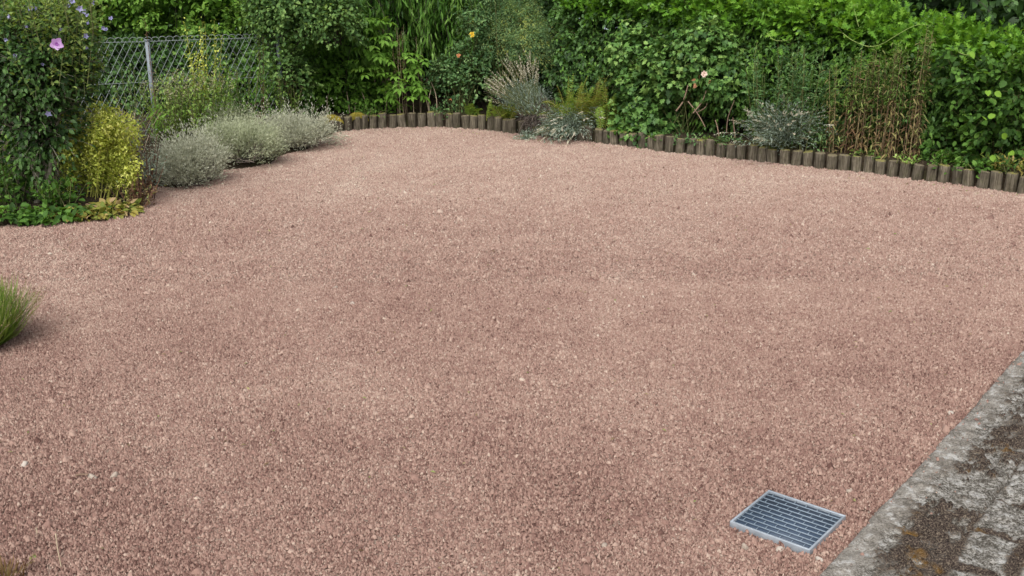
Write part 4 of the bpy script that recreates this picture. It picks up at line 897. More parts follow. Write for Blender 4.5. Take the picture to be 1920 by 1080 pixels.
def lobed_bush():
    rng = RG(430); b = U(1275, 270, YP(1275, .35)); b[2] = SOIL; S = Geo(); Lg = Geo()
    for px, py, Y, w, h, n, rb in ((1200, 225, 9.55, .24, .22, 190, .38), (1215, 165, 9.65, .26, .24, 210, .45), (1270, 130, 9.55, .30, .26, 260, .5), (1200, 95, 9.85, .24, .2, 150, .55), (1330, 95, 9.55, .26, .22, 190, .55),
                             (1365, 160, 9.5, .2, .15, 110, .45), (1228, 215, 9.45, .18, .16, 140, .38), (1170, 255, 9.55, .12, .12, 60, .4), (1215, 250, 9.3, .22, .07, 60, .5)):
        c = U(px, py, YP(px, .30 + (Y - 9.5) * .4)); dome(rng, c, (w, .16, h), n, .12, 6, .068, .062, b, IVY, zmin=-.8, seed=px, geoL=Lg, geoS=S, nstem=5, r0=.004, droop=.35, ldroop=.55, rb=rb, rl=.22)
    t = plant('lobed_leaf_bush', 'bush with blue-green lobed leaves and one pale pink rose behind the edging', 'bush', b, [('stems', S, 'stem'), ('foliage', Lg, 'ivy')])
    g = Geo()
    for pts, r_ in ((((1268, 208), (1282, 190), (1290, 160)), .011), (((1300, 212), (1318, 190), (1324, 170)), .009), (((1308, 210), (1322, 203), (1326, 194)), .007), (((1290, 190), (1310, 215), (1322, 238)), .008), (((1348, 255), (1345, 236), (1341, 225)), .008), (((1362, 250), (1364, 220), (1377, 188)), .007), (((1378, 258), (1376, 235), (1374, 220)), .008)):
        P = np.array([U(x, y, YP(x, .07)) for x, y in pts]); limb(g, rng, P, r_ * .8, r_ * .45, rng.uniform(.4, 1), 6)
    put('cut_branches', g.mesh('cut_branches', b), M['cutwood'], t)
    g = Geo(); c = U(1320, 139, YP(1320, -.04)); [bloom(g, rng, c, 7, R, (0, -1, .25), cp, .85, .6, ROUND) for R, cp in ((.030, .25), (.023, .9), (.014, 1.8))]; put('pink_bloom', g.mesh('pink_bloom', b), M['pink'], t)
    g = Geo(); Ls = Leaves(); Q = np.array([U(x, y, YP(x, .03)) for x, y in ((1304, 156), (1307, 160), (1305, 148), (1310, 140), (1334, 150))]); Ls.add(Q, rng.normal(0, .5, (5, 3)) + [0, 0, -.8], rng.normal(0, .4, (5, 3)) + [0, -1, 0], .045, .022, .6); Ls.to(g, OVAL, rng); put('dead_leaves', g.mesh('dead_leaves', b), M['rust'], t)
lobed_bush()

def tall_herb(name, label, px, py0, py1, Y, n, rad, spread, seed, mat, ll, lw, nl, cat='weed', stem='stem', lean=(0, 0), tpl=LANCE, z=None, extra=None, group=None, **kw):
    Y = YP(px, .17) if Y is None else Y; rng = RG(seed); b = U(px, py0, Y); b[2] = SOIL if z is None else z; h = U(px, py1, Y)[2] - b[2]
    S, Lg, (O, D, L) = clump(rng, b, n, rad, h, spread, nl, ll, lw, lean, tpl=tpl, **kw); parts = [('stems', S, stem), ('foliage', Lg, mat)]
    if extra:
        pn, m, eL, en, el, ew, t0 = extra; g = Geo(); Ls = Leaves(); dr = kw.get('droop', .05); e = curve(O, D, L, dr, np.array([[t0]]))[:, 0]
        Ls.add(*shoots(rng, e, D, L * (1 - t0) + eL, en, el, ew, ang=60, rb=.5, start=0, taper=.3, ldroop=.1)); Ls.to(g, DIAM, rng); parts.append((pn, g, m))
    return plant(name, label, cat, b, parts, group)
tall_herb('willowherb', 'tall dark narrow-leaved herb between the silver lavender and the dried stalks', 1492, 292, 105, None, 26, .17, .2, 440, 'ivyrose', .075, .019, 52, rb=.4, droop=.08, ldroop=.3, ang=80, njit=.7)
tall_herb('willowherb', 'slender dark narrow-leaved herb behind the silver lavender', 1432, 285, 95, None, 16, .13, .2, 441, 'ivyrose', .07, .019, 48, rb=.45, droop=.08, ldroop=.3, ang=80, njit=.7)
tall_herb('willowherb', 'low narrow-leaved herb hanging over the edging left of the dried stalks', 1535, 300, 225, None, 22, .10, .45, 442, 'ivyrose', .06, .017, 20, rb=.45, droop=.25)
PL = ['leftmost clump of tall withered stalks before the hedge', 'withered stalk clump with dark red-brown stems and hanging leaves', 'middle clump of tall withered stalks with yellowish leaves', 'withered tall stalks with greenish tops right of the middle clump', 'rightmost clump of tall withered brown stalks']
for i, (px, y1, n, red) in enumerate([(1570, 118, 6, 0), (1608, 105, 8, 1), (1645, 95, 7, 0), (1680, 80, 7, 0), (1712, 70, 6, 1)]):
    Yb = YP(px, .13); rng = RG(450 + i); b = U(px, 300, Yb); b[2] = SOIL - .01; h = U(px, y1, Yb)[2] - b[2]
    S, Lg, (O, D, L) = clump(rng, b, n, .075, h, .07, 52, .075, .0125, droop=.03, start=.05, r0=.0045, tpl=LANCE, ang=75, ldroop=.9, rb=.55, rt=.6, rl=.25, rs=.12, taper=.35, hvar=.1)
    g = Geo(); Ls = Leaves(); Ls.add(*shoots(rng, O + D * (L * .45)[:, None], D, L * .62, 56, .055, .013, ang=65, droop=.05, ldroop=.5, rb=.35, rt=.2)); Ls.to(g, LANCE, rng)
    t = plant('withered_stalks', PL[i], 'dried plant', b, [('stalks', S, 'tanstem'), ('withered_leaves', Lg, 'dry'), ('green_leaves', g, 'weed')], 'tall withered stalk clumps before the hedge')
    g = Geo(); Ls = Leaves(); Ls.add(*shoots(rng, O + D * (L * .02)[:, None], D, L * .6, 20 if red else 11, .032, .009, ang=40, ldroop=1.0, rb=.15 if red else .3, rt=.2)); Ls.to(g, OVAL, rng); put('dead_leaves', g.mesh('dead_leaves', b), M['deadleaf'], t)

def hazel():
    rng = RG(460); b = U(1860, 320, YP(1860, .45)); b[2] = SOIL; S = Geo(); Lg = Geo()
    for px, py, w, h, n in ((1850, 165, .22, .16, 60), (1890, 220, .2, .18, 70), (1820, 235, .16, .16, 50), (1870, 275, .22, .10, 50), (1935, 150, .2, .22, 60), (1760, 275, .12, .10, 26), (1800, 130, .14, .12, 24)):
        c = U(px, py, YP(px, .30)); dome(rng, c, (w, .14, h), n,   .15, 7, .064, .050, b, ROUND, zmin=-.8, seed=px, geoL=Lg, geoS=S, nstem=3, r0=.005, droop=.35, ldroop=.6, rb=.30, rl=.2)
    t = plant('round_leaf_shrub', 'shrub with large rounded leaves and a few lime ones at the right edge', 'shrub', b, [('stems', S, 'stem'), ('foliage', Lg, 'mid')])
    g = Geo(); Ls = Leaves(); Q = np.array([U(x, y, YP(x, .02)) for x, y in ((1848, 64), (1856, 80), (1852, 170), (1866, 172), (1842, 218), (1853, 221), (1880, 250), (1893, 285), (1858, 292), (1818, 98))])
    Ls.add(Q, rng.normal(0, .5, Q.shape) + [.2, -.3, -.3], rng.normal(0, .3, Q.shape) + [0, -.8, .5],   .058, .045, .5); Ls.to(g, ROUND, rng); put('lime_leaves', g.mesh('lime_leaves', b), M['lime'], t)
hazel()
def tendrils():
    rng = RG(470); b = U(1400, 100, YP(1400, .5))
    for lab, pts in (('thin pale vine looping over the hedge left of the pink rose', ((1165, 62), (1164, 40), (1178, 36), (1190, 40))), ('thin green vine shoot arching up from the hedge top above the pink rose', ((1325, 70), (1312, 45), (1302, 20), (1318, 16), (1332, -5))),
                 ('yellow vine stem hanging down the hedge left of the silver lavender', ((1416, 205), (1412, 160), (1414, 110), (1420, 78))), ('pale vine curling sideways from the middle of the hedge', ((1438, 62), (1450, 76), (1470, 77), (1486, 74))),
                 ('long vine shoot crossing above the withered stalks', ((1580, 62), (1600, 78), (1640, 92), (1690, 60), (1720, 45), (1745, 48))), ('pale vine tip curling out of the hedge right of the withered stalks', ((1790, 92), (1800, 100), (1815, 104), (1826, 100))),
                 ('curled vine tip standing above the hedge against the dark tree', ((1610, 50), (1602, 20), (1600, 10), (1606, 8), (1608, 14)))):
        P = np.array([U(x, y, YP(x, .12 if y > 55 else .45)) for x, y in pts]); g = Geo(); limb(g, rng, P, .0028, .0015, .9, 5)
        t = thing('vine_shoot', lab, 'vine', P[0], 'vine shoots on the hedge'); put('stem', g.mesh('stem', P[0]), M['vinestem'], t)
        Lg = Geo(); Ls = Leaves(); m = 7; i = rng.uniform(0, len(P) - 1.01, m); k = i.astype(int); f = (i - k)[:, None]; Q = P[k] * (1 - f) + P[k + 1] * f
        Ls.add(Q, rng.normal(0, .6, Q.shape), rng.normal(0, .4, Q.shape) + [0, -.5, .6], .035, .02, .6); Ls.to(Lg, OVAL, rng); put('leaves', Lg.mesh('leaves', P[0]), M['lush'], t)
tendrils()

# ------------------------------------------------------------------ left bed
def hibiscus():
    rng = RG(500); b = G(80, 385, .03); Y = b[1]; S = Geo(); Lg = Geo(); Up = Geo(); Us = Geo()
    for pts, r0 in ((((80, 388), (74, 340), (55, 300), (30, 255), (-10, 180)), .022), (((84, 386), (82, 330), (84, 260), (95, 150)), .024), (((88, 388), (92, 330), (100, 260), (130, 150)), .018), (((76, 388), (62, 320), (66, 250), (60, 140)), .018), (((80, 386), (86, 310), (80, 220), (85, 60)), .016)):
        P = np.array([U(x, y, Y + rng.normal(0, .06)) for x, y in pts]); P[0] = b + rng.normal(0, 1, 3) * [.03, .03, 0] - [0, 0, .05]; limb(S, rng, P, r0, r0 * .45, rng.uniform(.3, .9), 8)
    for px, py, w, d, h, n, rb, up in ((72, 140, .25, .28, .24, 420, .45, .6), (15, 120, .28, .3, .28, 360, .45, .6), (112, 105, .18, .24, .24, 260, .5, .7), (82, 230, .17, .18, .20, 190, .36, .3), (58, 290, .12, .14, .14, 70, .4, .3), (-100, 160, .32, .36, .36, 320, .45, .6)):
        c = U(px, py, Y + .02); dome(rng, c, (w, d, h), n, .16, 8, .056, .034, b + [0, 0, .5], OVAL, zmin=-.85, seed=600 + px, geoL=Lg, geoS=S, nstem=14, r0=.006, droop=.25, ldroop=.45, rb=rb, rl=.22, up=up, fill=n, fl=.06)
    # upright young shoots at the top
    n = 240; px = rng.uniform(-160, 176, n); O = np.array([U(x, rng.uniform(20, 190), Y + rng.normal(0, .22)) for x in px]); D = nrm(np.stack([(px - 60) / 420 + rng.normal(0, .12, n), rng.normal(-.05, .15, n), np.ones(n)], 1)); L = rng.uniform(.22, .5, n)
    Ls = Leaves(); Ls.add(*shoots(rng, O, D, L, 26, .044, .024, ang=62, droop=.03, ldroop=.15, rb=.55, rt=.3, rl=.25)); Ls.to(Up, OVAL, rng); tubes(Us, curve(O, D, L, .03, T4), .0025, .0012, rng.uniform(0, 1, n), 4)
    t = plant('hibiscus_tree', 'tall flowering hibiscus with one open mauve bloom at the left edge', 'tree', b, [('trunk', S, 'palebark'), ('crown', Lg, 'dark'), ('young_shoots', Up, 'weedgreen'), ('shoot_stems', Us, 'stem')])
    g = Geo(); c = U(107, 83, Y - .38); bloom(g, rng, c, 5, .042, (.25, -1, .25), .3, 1.0, .55, ROUND); bloom(g, rng, c + [0, -.004, 0], 5, .016, (.25, -1, .25), .5, .7, .0); put('open_flower', g.mesh('open_flower', b), M['mauve'], t)
    for x, y in ((57, 16), (70, 15), (128, 12), (135, 4), (150, 16), (158, 22), (165, 30), (128, 50), (115, 56), (168, 45), (194, 52), (200, 58), (30, 104), (78, 120), (20, 32), (52, 48), (162, 88), (160, 68), (10, 74), (90, 214), (122, -6), (180, 5), (208, 36)):
        g = Geo(); c = U(x, y, Y - .30 + rng.normal(0, .06)); bloom(g, rng, c, 5, .022 * rng.uniform(.8, 1.3), (rng.normal(0, .5), -1, rng.uniform(-.3, .8)), rng.uniform(.6, 1.8), .75, .5); put('flower', g.mesh('flower', b), M['lilac'], t)
hibiscus()

def golden():
    rng = RG(510); b = G(185, 374, .03); Y = b[1]; S = Geo(); Lg = Geo()
    n = 60; tx = rng.uniform(120, 258, n); O = b + np.stack([(tx - 188) * .0030 + rng.normal(0, .02, n), rng.normal(0, .07, n), np.zeros(n)], 1); ty = 200 + ((tx - 170) / 85) ** 2 * 45 + rng.uniform(-10, 60, n)
    E = np.array([U(x, y, Y + d) for x, y, d in zip(tx, ty, rng.normal(0, .10, n))]); D = E - O; L = np.linalg.norm(D, axis=1); D = nrm(D)
    tubes(S, curve(O, D, L, .02, T7), .0035, .002, rng.uniform(0, 1, n), 5)
    Ls = Leaves(); Ls.add(*shoots(rng, O, D, L, 60, .042, .018, ang=72, droop=.02, ldroop=.2, start=.22, rb=.5, rt=.5, taper=.25)); m = 200; k = rng.integers(0, n, m)
    O2 = curve(O, D, L, .02, np.linspace(.45, 1, 8)[None]).reshape(-1, 3); O2 = O2[rng.integers(0, len(O2), 560)]; Ls.add(*shoots(rng, O2, rng.normal(0, .6, O2.shape) + [0, -.1, .8], .10, 12, .036, .016, ang=65, rb=.6, rt=.3)); Ls.to(Lg, OVAL, rng)
    plant('golden_shrub', 'golden yellow-leaved shrub with bare yellow stems beside the hibiscus', 'shrub', b, [('stems', S, 'goldstem'), ('foliage', Lg, 'gold')])
golden()

def lavender_dome(label, px, py, rx, ry, rz, n, seed, mat='grey', rb=.5):
    rng = RG(seed); b = G(px, py, 0); b[1] += ry * .75; b[2] = bed_z(b[0], b[1]); S = Geo(); Lg = Geo(); c = b + [0, 0, rz * .70]
    Os = []; dd = []
    for j in range(5):
        a_ = j * 1.257 + rng.uniform(-.4, .4); k_ = rng.uniform(.35, .55); sc_ = rng.uniform(.48, .78)
        o_, d_ = dome_pts(rng, n // 5, c + [math.cos(a_) * rx * k_, math.sin(a_) * ry * k_, rng.uniform(-.35, .2) * rz], (rx * sc_, ry * sc_, rz * rng.uniform(.7, 1.0)), -.5, .34, seed + j * 7, .3); Os.append(o_); dd.append(d_)
    O, d = np.concatenate(Os), np.concatenate(dd); n = len(O); D = nrm(d * .8 + [0, 0, .7] + rng.normal(0, .25, d.shape)); L = .115 * rng.uniform(.5, 1.5, n) * np.where(rng.uniform(0, 1, n) < .20, rng.uniform(1.3, 2.1, n), 1)
    Ls = Leaves(); Ls.add(*shoots(rng, O, D, L, 16, .034, .0075, ang=30, droop=.05, ldroop=.0, rb=rb, rt=.35, start=.0, rl=.15, rs=.14, taper=.3)); Ls.to(Lg, DIAM, rng)
    k = rng.choice(n, 260, replace=False); q = b + rng.normal(0, 1, (260, 3)) * [rx * .22, ry * .22, .0]; e = O[k]; tubes(S, np.stack([q, q * .55 + e * .45 + [0, 0, -.02], e], 1), .004, .002, rng.uniform(0, 1, 260), 4)
    return plant('lavender_bush', label, 'lavender', b, [('woody_stems', S, 'deadwood'), ('foliage', Lg, mat)], 'grey lavender bushes along the left bed')
lavender_dome('rounded grey lavender bush at the bed corner, nearest of the three', 345, 352, .225, .26, .165, 760, 520)
lavender_dome('grey-green lavender bush between the other two', 443, 316, .26, .27, .145, 800, 521, 'greygreen')
lavender_dome('grey lavender bush reaching the start of the timber edging', 545, 284, .30, .28, .125, 850, 522)
lavender_dome('greyish green lavender mound tucked behind the other grey bushes', 415, 268, .20, .18, .13, 360, 523, 'greygreen')

def herb(name, label, cat, px, py0, py1, n, rad, spread, seed, mat, ll, lw, nl, Y=None, heads=None, stem='stem', tpl=OVAL, z=None, **kw):
    rng = RG(seed); b = G(px, py0, 0) if Y is None else U(px, py0, Y); b[2] = bed_z(b[0], b[1]) if z is None else z; h = U(px, py1, b[1])[2] - b[2]
    S, Lg, (O, D, L) = clump(rng, b, n, rad, h, spread, nl, ll, lw, tpl=tpl, **kw); parts = [('stems', S, stem), ('foliage', Lg, mat)]
    if heads:
        g = Geo(); Ls = Leaves(); e = curve(O, D, L, kw.get('droop', .05), np.array([[.9]]))[:, 0]; Ls.add(*shoots(rng, e, D + rng.normal(0, .2, D.shape), .08, heads[1], .019, .014, ang=75, rb=.5, start=0, jitter=.012)); Ls.to(g, DIAM, rng); parts.append(('flower_heads', g, heads[0]))  # flower heads of all stems in one mesh
    return plant(name, label, cat, b, parts)
herb('flowering_herb', 'bushy green herb with cream flower heads behind the grey lavender', 'herb', 375, 268, 140, 80, .24, .25, 530, 'weedbright', .052, .029, 18, heads=('cream', 14), rb=.5, droop=.08)
herb('flowering_herb', 'pale green herb with faded heads left of the bushy one, before the fence post', 'herb', 318, 272, 160, 44, .16, .22, 531, 'weedbright', .042, .020, 18, heads=('cream', 12), rb=.6, droop=.08)
herb('leafy_sprout', 'bright yellow-green young sprout behind the nearest grey lavender', 'sprout', 292, 280, 190, 7, .05, .25, 532, 'lush', .10, .024, 14, rb=.85, tpl=LANCE, ang=40)
herb('leafy_sprout', 'round-leaved pale green sprout before the fence, right of the cream-flowered herb', 'sprout', 432, 250, 178, 6, .04, .2, 533, 'lush', .06, .05, 12, rb=.7, tpl=ROUND)
herb('wispy_weed', 'wispy weed with red-brown lower stems between golden shrub and grey lavender', 'weed', 268, 372, 262, 34, .10, .30, 534, 'silver', .045, .009, 20, stem='brownstem', rb=.45, start=.3, tpl=LANCE)
herb('dying_weed', 'brown dying weed at the bed edge below the wispy grey-green one', 'weed', 256, 388, 330, 26, .07, .5, 535, 'dry', .04, .014, 16, stem='brownstem', rb=.25, tpl=LANCE, ldroop=.6)
herb('yellow_green_plant', 'yellow-green plant at the left edge behind the hibiscus stems', 'plant', 8, 330, 200, 24, .22, .3, 536, 'lush', .07, .045, 16, Y=8.3, rb=.8)
herb('broad_weed', 'bushy mid green broad-leaved weed at the left edge under the hibiscus', 'weed', 22, 398, 300, 34, .16, .4, 537, 'mid', .075, .045, 10, rb=.42, rl=.25)
herb('broad_weed', 'low mid green weed with pointed leaves in front of the hibiscus stems', 'weed', 112, 402, 335, 24, .10, .45, 538, 'mid', .065, .040, 9, rb=.45, rl=.25)
herb('broad_weed', 'grey-green weed with toothed leaves between hibiscus and golden shrub', 'weed', 128, 385, 320, 12, .06, .3, 539, 'silver', .05, .014, 14, rb=.55, tpl=LANCE)
herb('dry_weed', 'pale dry criss-cross stems in front of the wire fence', 'dried plant', 240, 270, 165, 26, .12, .35, 540, 'dry', .04, .012, 8, stem='drystem', Y=9.0, rb=.6, r0=.0035, droop=.35)
herb('climbing_rose', 'rose shoots with bluish leaves against the left of the wire fence', 'rose bush', 250, 250, 125, 9, .08, .18, 541, 'ivyrose', .05, .036, 18, Y=9.45, rb=.75)
herb('yellow_climber', 'yellow-green climber growing up the wire fence', 'climber', 392, 240, 62, 12, .08, .12, 542, 'gold', .035, .022, 50, Y=10.15, rb=.5, start=.3, stem='goldstem')
herb('dry_stalk', 'single tall rusty dry stalk beside the middle fence post', 'dried plant', 300, 250, 62, 2, .015, .04, 543, 'dry', .03, .012, 50, Y=9.75, rb=.25, stem='brownstem', start=.3, tpl=LANCE)
herb('dark_weed', 'dark green leafy growth at the foot of the fence, right of the yellow climber', 'weed', 455, 240, 120, 26, .16, .25, 544, 'mid', .065, .042, 14, Y=10.2, rb=.5)
herb('tall_weed', 'tall thin dark-stemmed weed standing at the right end of the fence', 'weed', 494, 235, 12, 3, .02, .05, 545, 'lightrose', .045, .028, 26, Y=10.5, rb=.5, stem='brownstem', start=.2)
herb('tall_weed', 'leafy weed with rusty withered heads behind the farthest grey lavender', 'weed', 535, 232, 150, 20, .14, .22, 546, 'weed', .05, .026, 16, Y=10.45, rb=.45, heads=('deadleaf', 8))
herb('tall_weed', 'green weed with small white flowers before the mossy left end of the edging', 'weed', 585, 228, 200, 16, .07, .3, 547, 'mid', .04, .026, 9, Y=10.75, rb=.6, heads=('cream', 3), z=.1)
herb('broken_stems', 'pale bent dry stems behind the farthest grey lavender', 'dried plant', 476, 235, 178, 14, .08, .7, 548, 'dry', .035, .014, 6, Y=10.1, stem='drystem', rb=.3, droop=.5)

def low_leaves(label, px, py, rx, ry, n, seed, mat, ll, lw, rb, tpl=OVAL, zt=.05):
    rng = RG(seed); b = G(px, py, 0); b[2] = bed_z(b[0], b[1]); S = Geo(); Lg = Geo(); a = rng.uniform(0, 6.283, n); r_ = np.sqrt(rng.uniform(0, 1, n))
    P = b + np.stack([r_ * np.cos(a) * rx, r_ * np.sin(a) * ry, rng.uniform(.015, zt, n) * (1.3 - r_)], 1); T = np.stack([np.cos(a), np.sin(a), rng.normal(.0, .35, n)], 1) + rng.normal(0, .6, (n, 3)) * [1, 1, .3]; N = rng.normal(0, .35, (n, 3)) + [0, -.15, 1]
    s = rng.uniform(.6, 1.3, n); Ls = Leaves(); Ls.add(P, T, N, ll * s, lw * s, np.clip(rng.normal(rb, .28, n), 0, 1)); Ls.to(Lg, tpl, rng)
    q = b + np.stack([r_ * np.cos(a) * rx * .8, r_ * np.sin(a) * ry * .8, np.zeros(n)], 1); tubes(S, np.stack([q, q * .4 + P * .6 + [0, 0, .01], P], 1), .0015, .001, rng.uniform(0, 1, n), 3)
    return plant('ground_cover_plant', label, 'ground cover', b, [('stalks', S, 'stem'), ('foliage', Lg, mat)], 'low leafy plants along the left bed edge')
low_leaves('low yellowing plant with tan and green leaves under the golden shrub', 208, 400, .20, .17, 230, 550, 'yellowing', .060, .036, .62)
low_leaves('low yellow-green plant with withered tan leaves left of the golden shrub foot', 152, 408, .20, .17, 230, 551, 'yellowing', .058, .036, .42)
low_leaves('low dark green plant at the bed corner in front of the hibiscus', 95, 414, .22, .17, 260, 552, 'mid', .060, .038, .34, zt=.08)
low_leaves('low green plant with dry brown leaf bits at the left edge of the bed', 25, 416, .26, .17, 260, 553, 'mid', .060, .036, .34, zt=.07)

def grass_tuft(name, label, cat, px, py, n, H, rad, seed, mat='grass', spread=.75, w=.004):
    rng = RG(seed); b = G(px, py, 0); Lg = Geo(); a = rng.uniform(0, 6.283, n); r_ = np.sqrt(rng.uniform(0, 1, n)); O = b + np.stack([r_ * np.cos(a) * rad, r_ * np.sin(a) * rad, np.zeros(n)], 1)
    T = np.stack([np.cos(a) * r_ * spread, np.sin(a) * r_ * spread, np.ones(n)], 1) + rng.normal(0, .16, (n, 3)); N = np.stack([-np.cos(a), -np.sin(a), np.full(n, .4)], 1) + rng.normal(0, .3, (n, 3))
    Ls = Leaves(); Ls.add(O, T, -N, H * rng.uniform(.5, 1.1, n), w * rng.uniform(.7, 1.4, n), np.clip(rng.normal(.5, .28, n), 0, 1)); Ls.to(Lg, BLADE, rng); S = Geo(); Sd = Geo()
    m = n // 14; D = nrm(T[:m]); L = H * rng.uniform(.85, 1.12, m); tubes(S, curve(O[:m], D, L, .12, T7), .0014, .0008, rng.uniform(0, 1, m), 3); e = curve(O[:m], D, L, .12, np.array([[.8]]))[:, 0]
    Ls = Leaves(); Ls.add(*shoots(rng, e, D, L * .25, 18, .010, .004, ang=40, droop=.1, rb=.5, start=0, jitter=.003)); Ls.to(Sd, DIAM, rng)
    return plant(name, label, cat, b, [('blades', Lg, mat), ('stalks', S, 'drystem'), ('grass_seeds', Sd, 'dry')])  # last part is the grass seed heads, not leaves
grass_tuft('grass_tuft', 'thick green grass tuft growing from the gravel at the left edge', 'grass tuft', -46, 646, 2300, .28, .12, 560, 'grass', 1.0, .0045)
grass_tuft('grass_tuft', 'small reddish brown weed tuft in the lower left corner', 'weed', -6, 1092, 110, .06, .06, 561, 'deadgrass', .9, .006)

# ------------------------------------------------------------------ moss, loose stones, litter
def moss_cushion(label, px0, px1, seed, w=.05):
    rng = RG(seed); i0, i1 = np.interp([px0, px1], _ppx, np.arange(len(PAL))); m, n = 60, 16; uu = np.linspace(i0, i1, m)[:, None].repeat(n, 1); vv = np.linspace(-1, 1, n)[None].repeat(m, 0)
    x = np.interp(uu, np.arange(len(PAL)), PAL[:, 0]); y = np.interp(uu, np.arange(len(PAL)), PAL[:, 1]); bx = np.interp(uu, np.arange(len(PAL)), BACK[:, 0]); by = np.interp(uu, np.arange(len(PAL)), BACK[:, 1])
    e = np.clip(1 - np.abs((uu - i0) / (i1 - i0) * 2 - 1) ** 3, 0, 1); f = fbm(uu * 1.5, vv * 1.5 + seed, seed, 3)
    off = .02 + vv * w * (.5 + f); z = .150 + .030 * np.sqrt(np.clip(1 - vv ** 2, 0, 1)) * e + .022 * (fbm(uu * 5, vv * 4, seed + 3, 3) - .5) * (1 - np.abs(vv)) - .03 * (np.abs(vv) > .99) - .04 * (1 - e)
    V = np.stack([x + bx * off, y + by * off, z], -1).reshape(-1, 3); c = V.mean(0); idx = np.arange(m * n).reshape(m, n); q = np.stack([idx[:-1, :-1], idx[1:, :-1], idx[1:, 1:], idx[:-1, 1:]], -1).reshape(-1, 4)
    o = put('moss_cushion', mesh('moss_cushion', V - c, [q], {'rnd': fbm(uu * 4, vv * 3, seed + 5, 3).ravel()}, True), M['moss'], None, c); tag(o, label, 'moss')
moss_cushion('thick yellow-green moss cushion capping the left end of the timber edging', 588, 642, 570, .06)
moss_cushion('thin yellow moss strip on the posts right of the thick moss cushion', 655, 690, 571, .04)

def loose_stone(label, px, py, a, seed, mat='palestone'):
    rng = RG(seed); b = G(px, py, 0); b[2] = gz(b[0], b[1]); n = 7; an = np.arange(n) * 2 * np.pi / n + rng.uniform(-.3, .3, n); r_ = a * rng.uniform(.75, 1.2, n); x, y = r_ * np.cos(an), r_ * np.sin(an) * .75; t = rng.normal(0, .25, 2)
    V = np.concatenate([np.stack([x, y, np.full(n, -.004)], 1), np.stack([x * 1.02, y * 1.02, a * .25 + x * t[0] + y * t[1]], 1), np.stack([x * .6, y * .6, a * .55 + x * t[0] + y * t[1]], 1)]); i = np.arange(n); j = (i + 1) % n
    me = mesh('loose_stone', V, [np.concatenate([np.stack([i, j, j + n, i + n], 1), np.stack([i + n, j + n, j + 2 * n, i + 2 * n], 1)]), (i + 2 * n)[None]], {'rnd': np.full(len(V), rng.uniform(.3, .9))})
    o = put('loose_stone', me, M[mat], None, b); o.rotation_euler[2] = rng.uniform(0, 6); tag(o, label, 'stone', 'larger loose stones on the gravel')
for k, (lab, x, y, a) in enumerate([('pale stone just below the left half of the grate, left of a similar one', 1399, 1023, .013), ('pale stone just below the middle of the grate', 1462, 1029, .013), ('grey stone below the right corner of the grate', 1537, 1046, .012), ('reddish tan stone between the grate and the paving edge', 1593, 922, .012),
        ('pale stone on open gravel at the bottom, right of the middle', 1134, 1020, .013), ('small white stone on open gravel left of the middle', 660, 568, .014), ('cream stone on open gravel near the middle left', 628, 540, .014), ('pale tan stone near the left bottom beside a twig', 176, 900, .015), ('pale stone at the left bottom, left of the twig', 45, 876, .015),
        ('flat tan stone at the left bottom, right of the twig', 213, 897, .013), ('tan stone beside the upper part of the paving edge', 1784, 773, .014), ('white stone at the foot of the back palisade, near its left', 667, 244, .018)]):
    loose_stone(lab, x, y, a, 580 + k)
def lying(name, label, cat, px, r0, seed, mat, z=.016):
    rng = RG(seed); P = np.array([G(x, y, z) for x, y in px]); P[:, 2] += gz(P[:, 0], P[:, 1]); g = Geo(); limb(g, rng, P, r0, r0 * .6, .6, 6); o = put(name, g.mesh(name, P[0]), M[mat], None, P[0]); tag(o, label, cat)
lying('twig', 'short brown twig lying on the gravel at the lower left', 'twig', ((142, 895), (152, 893), (166, 894)), .004, 600, 'cutwood')
lying('straw', 'long pale straw lying on the gravel in the lower left corner', 'straw', ((105, 1004), (108, 1030), (115, 1064)), .0022, 601, 'drystem', .022)
lying('straw', 'short pale straw lying left of the long one', 'straw', ((68, 992), (70, 1003)), .002, 602, 'drystem', .022)
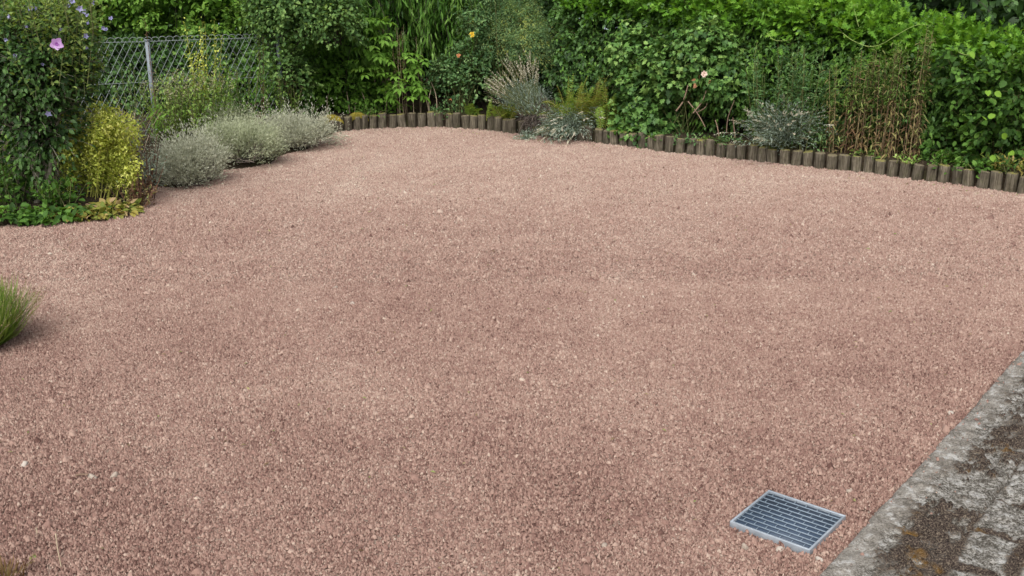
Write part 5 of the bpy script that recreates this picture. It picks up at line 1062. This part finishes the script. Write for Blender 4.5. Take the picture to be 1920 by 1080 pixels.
def litter():
    rng = RG(610); n = 900; y = np.sqrt(rng.uniform(2.3 ** 2, 10.8 ** 2, n)); x = rng.uniform(-1, 1, n) * (y * .55 + .3); k = inside(x, y, YARD) & ((x - E0[0]) * EV[0] + (y - E0[1]) * EV[1] < -.02) & ~inside(x, y, LEFT) & ~inside(x, y, [tuple(p[:2]) for p in GR]); x, y = x[k], y[k]
    i = rng.integers(0, len(PAL), 500); o_ = rng.uniform(-.35, -.06, 500); x = np.concatenate([x, PAL[i, 0] + BACK[i, 0] * o_]); y = np.concatenate([y, PAL[i, 1] + BACK[i, 1] * o_]); n = len(x)
    P = np.stack([x, y, gz(x, y) + .008], 1); T = rng.normal(0, 1, (n, 3)) * [1, 1, .15]; N = rng.normal(0, .3, (n, 3)) + [0, 0, 1]; s = rng.uniform(.4, 1.3, n); L = Leaves(); L.add(P, T, N, .020 * s, .008 * s, rng.uniform(0, 1, n)); g = Geo(); L.to(g, DIAM, rng)
    tag(put('leaf_litter', g.mesh('leaf_litter'), M['litter']), 'small scattered scraps of dry leaf lying on the gravel', 'leaf litter', kind='stuff')
litter()

for i, (lab, px, py, n, mat, ll, lw, h) in enumerate([('low leafy herb spilling over the posts left of the silver-leaved lavender', 1365, 288, 16, 'ivyrose', .045, .016, 250), ('ferny grey-green herb hanging over the posts under the lobed-leaf bush', 1330, 282, 12, 'weed', .035, .012, 262), ('small fresh green plant on the posts beneath the silver-leaved lavender', 1445, 296, 9, 'lush', .045, .022, 275),
        ('low dark leafy plant behind the posts right of the withered stalks', 1760, 318, 16, 'mid', .06, .036, 270), ('small broad-leaved plant behind the posts near the right edge', 1835, 325, 14, 'mid', .06, .04, 285), ('yellowing drooping plant behind the last posts at the right edge', 1893, 330, 14, 'yellowing', .065, .022, 262), ('small pale green seedling hanging over the posts right of the fern', 1172, 262, 8, 'lush', .05, .034, 240)]):
    tall_herb('edging_herb', lab, px, py, h, YP(px, .07), n, .08, .75, 620 + i, mat, ll, lw, 11, cat='herb', tpl=OVAL, droop=.45, rb=.45)

for i, (lab, px, py, n, mat, h) in enumerate([('low green weed behind the posts below the lobed-leaf bush, left of the cut branches', 1232, 276, 18, 'mid', 252), ('low grey-green weed behind the posts under the cut branches', 1290, 282, 18, 'ivyrose', 262), ('small pale weed at the foot of the middle withered stalks', 1622, 308, 16, 'weed', 282),
        ('small yellow-green weed at the foot of the rightmost withered stalks', 1706, 314, 16, 'weedbright', 290), ('low dark weed behind the posts near the round-leaved shrub', 1800, 322, 18, 'mid', 292), ('low green weed behind the back posts between the pale twigs', 700, 210, 22, 'mid', 192), ('low green weed behind the back posts under the rose bush', 835, 210, 20, 'ivyrose', 192)]):
    tall_herb('edging_weed', lab, px, py, h, YP(px, .10), n, .16, .6, 640 + i, mat, .042, .022, 9, cat='weed', tpl=OVAL, droop=.35, rb=.45)
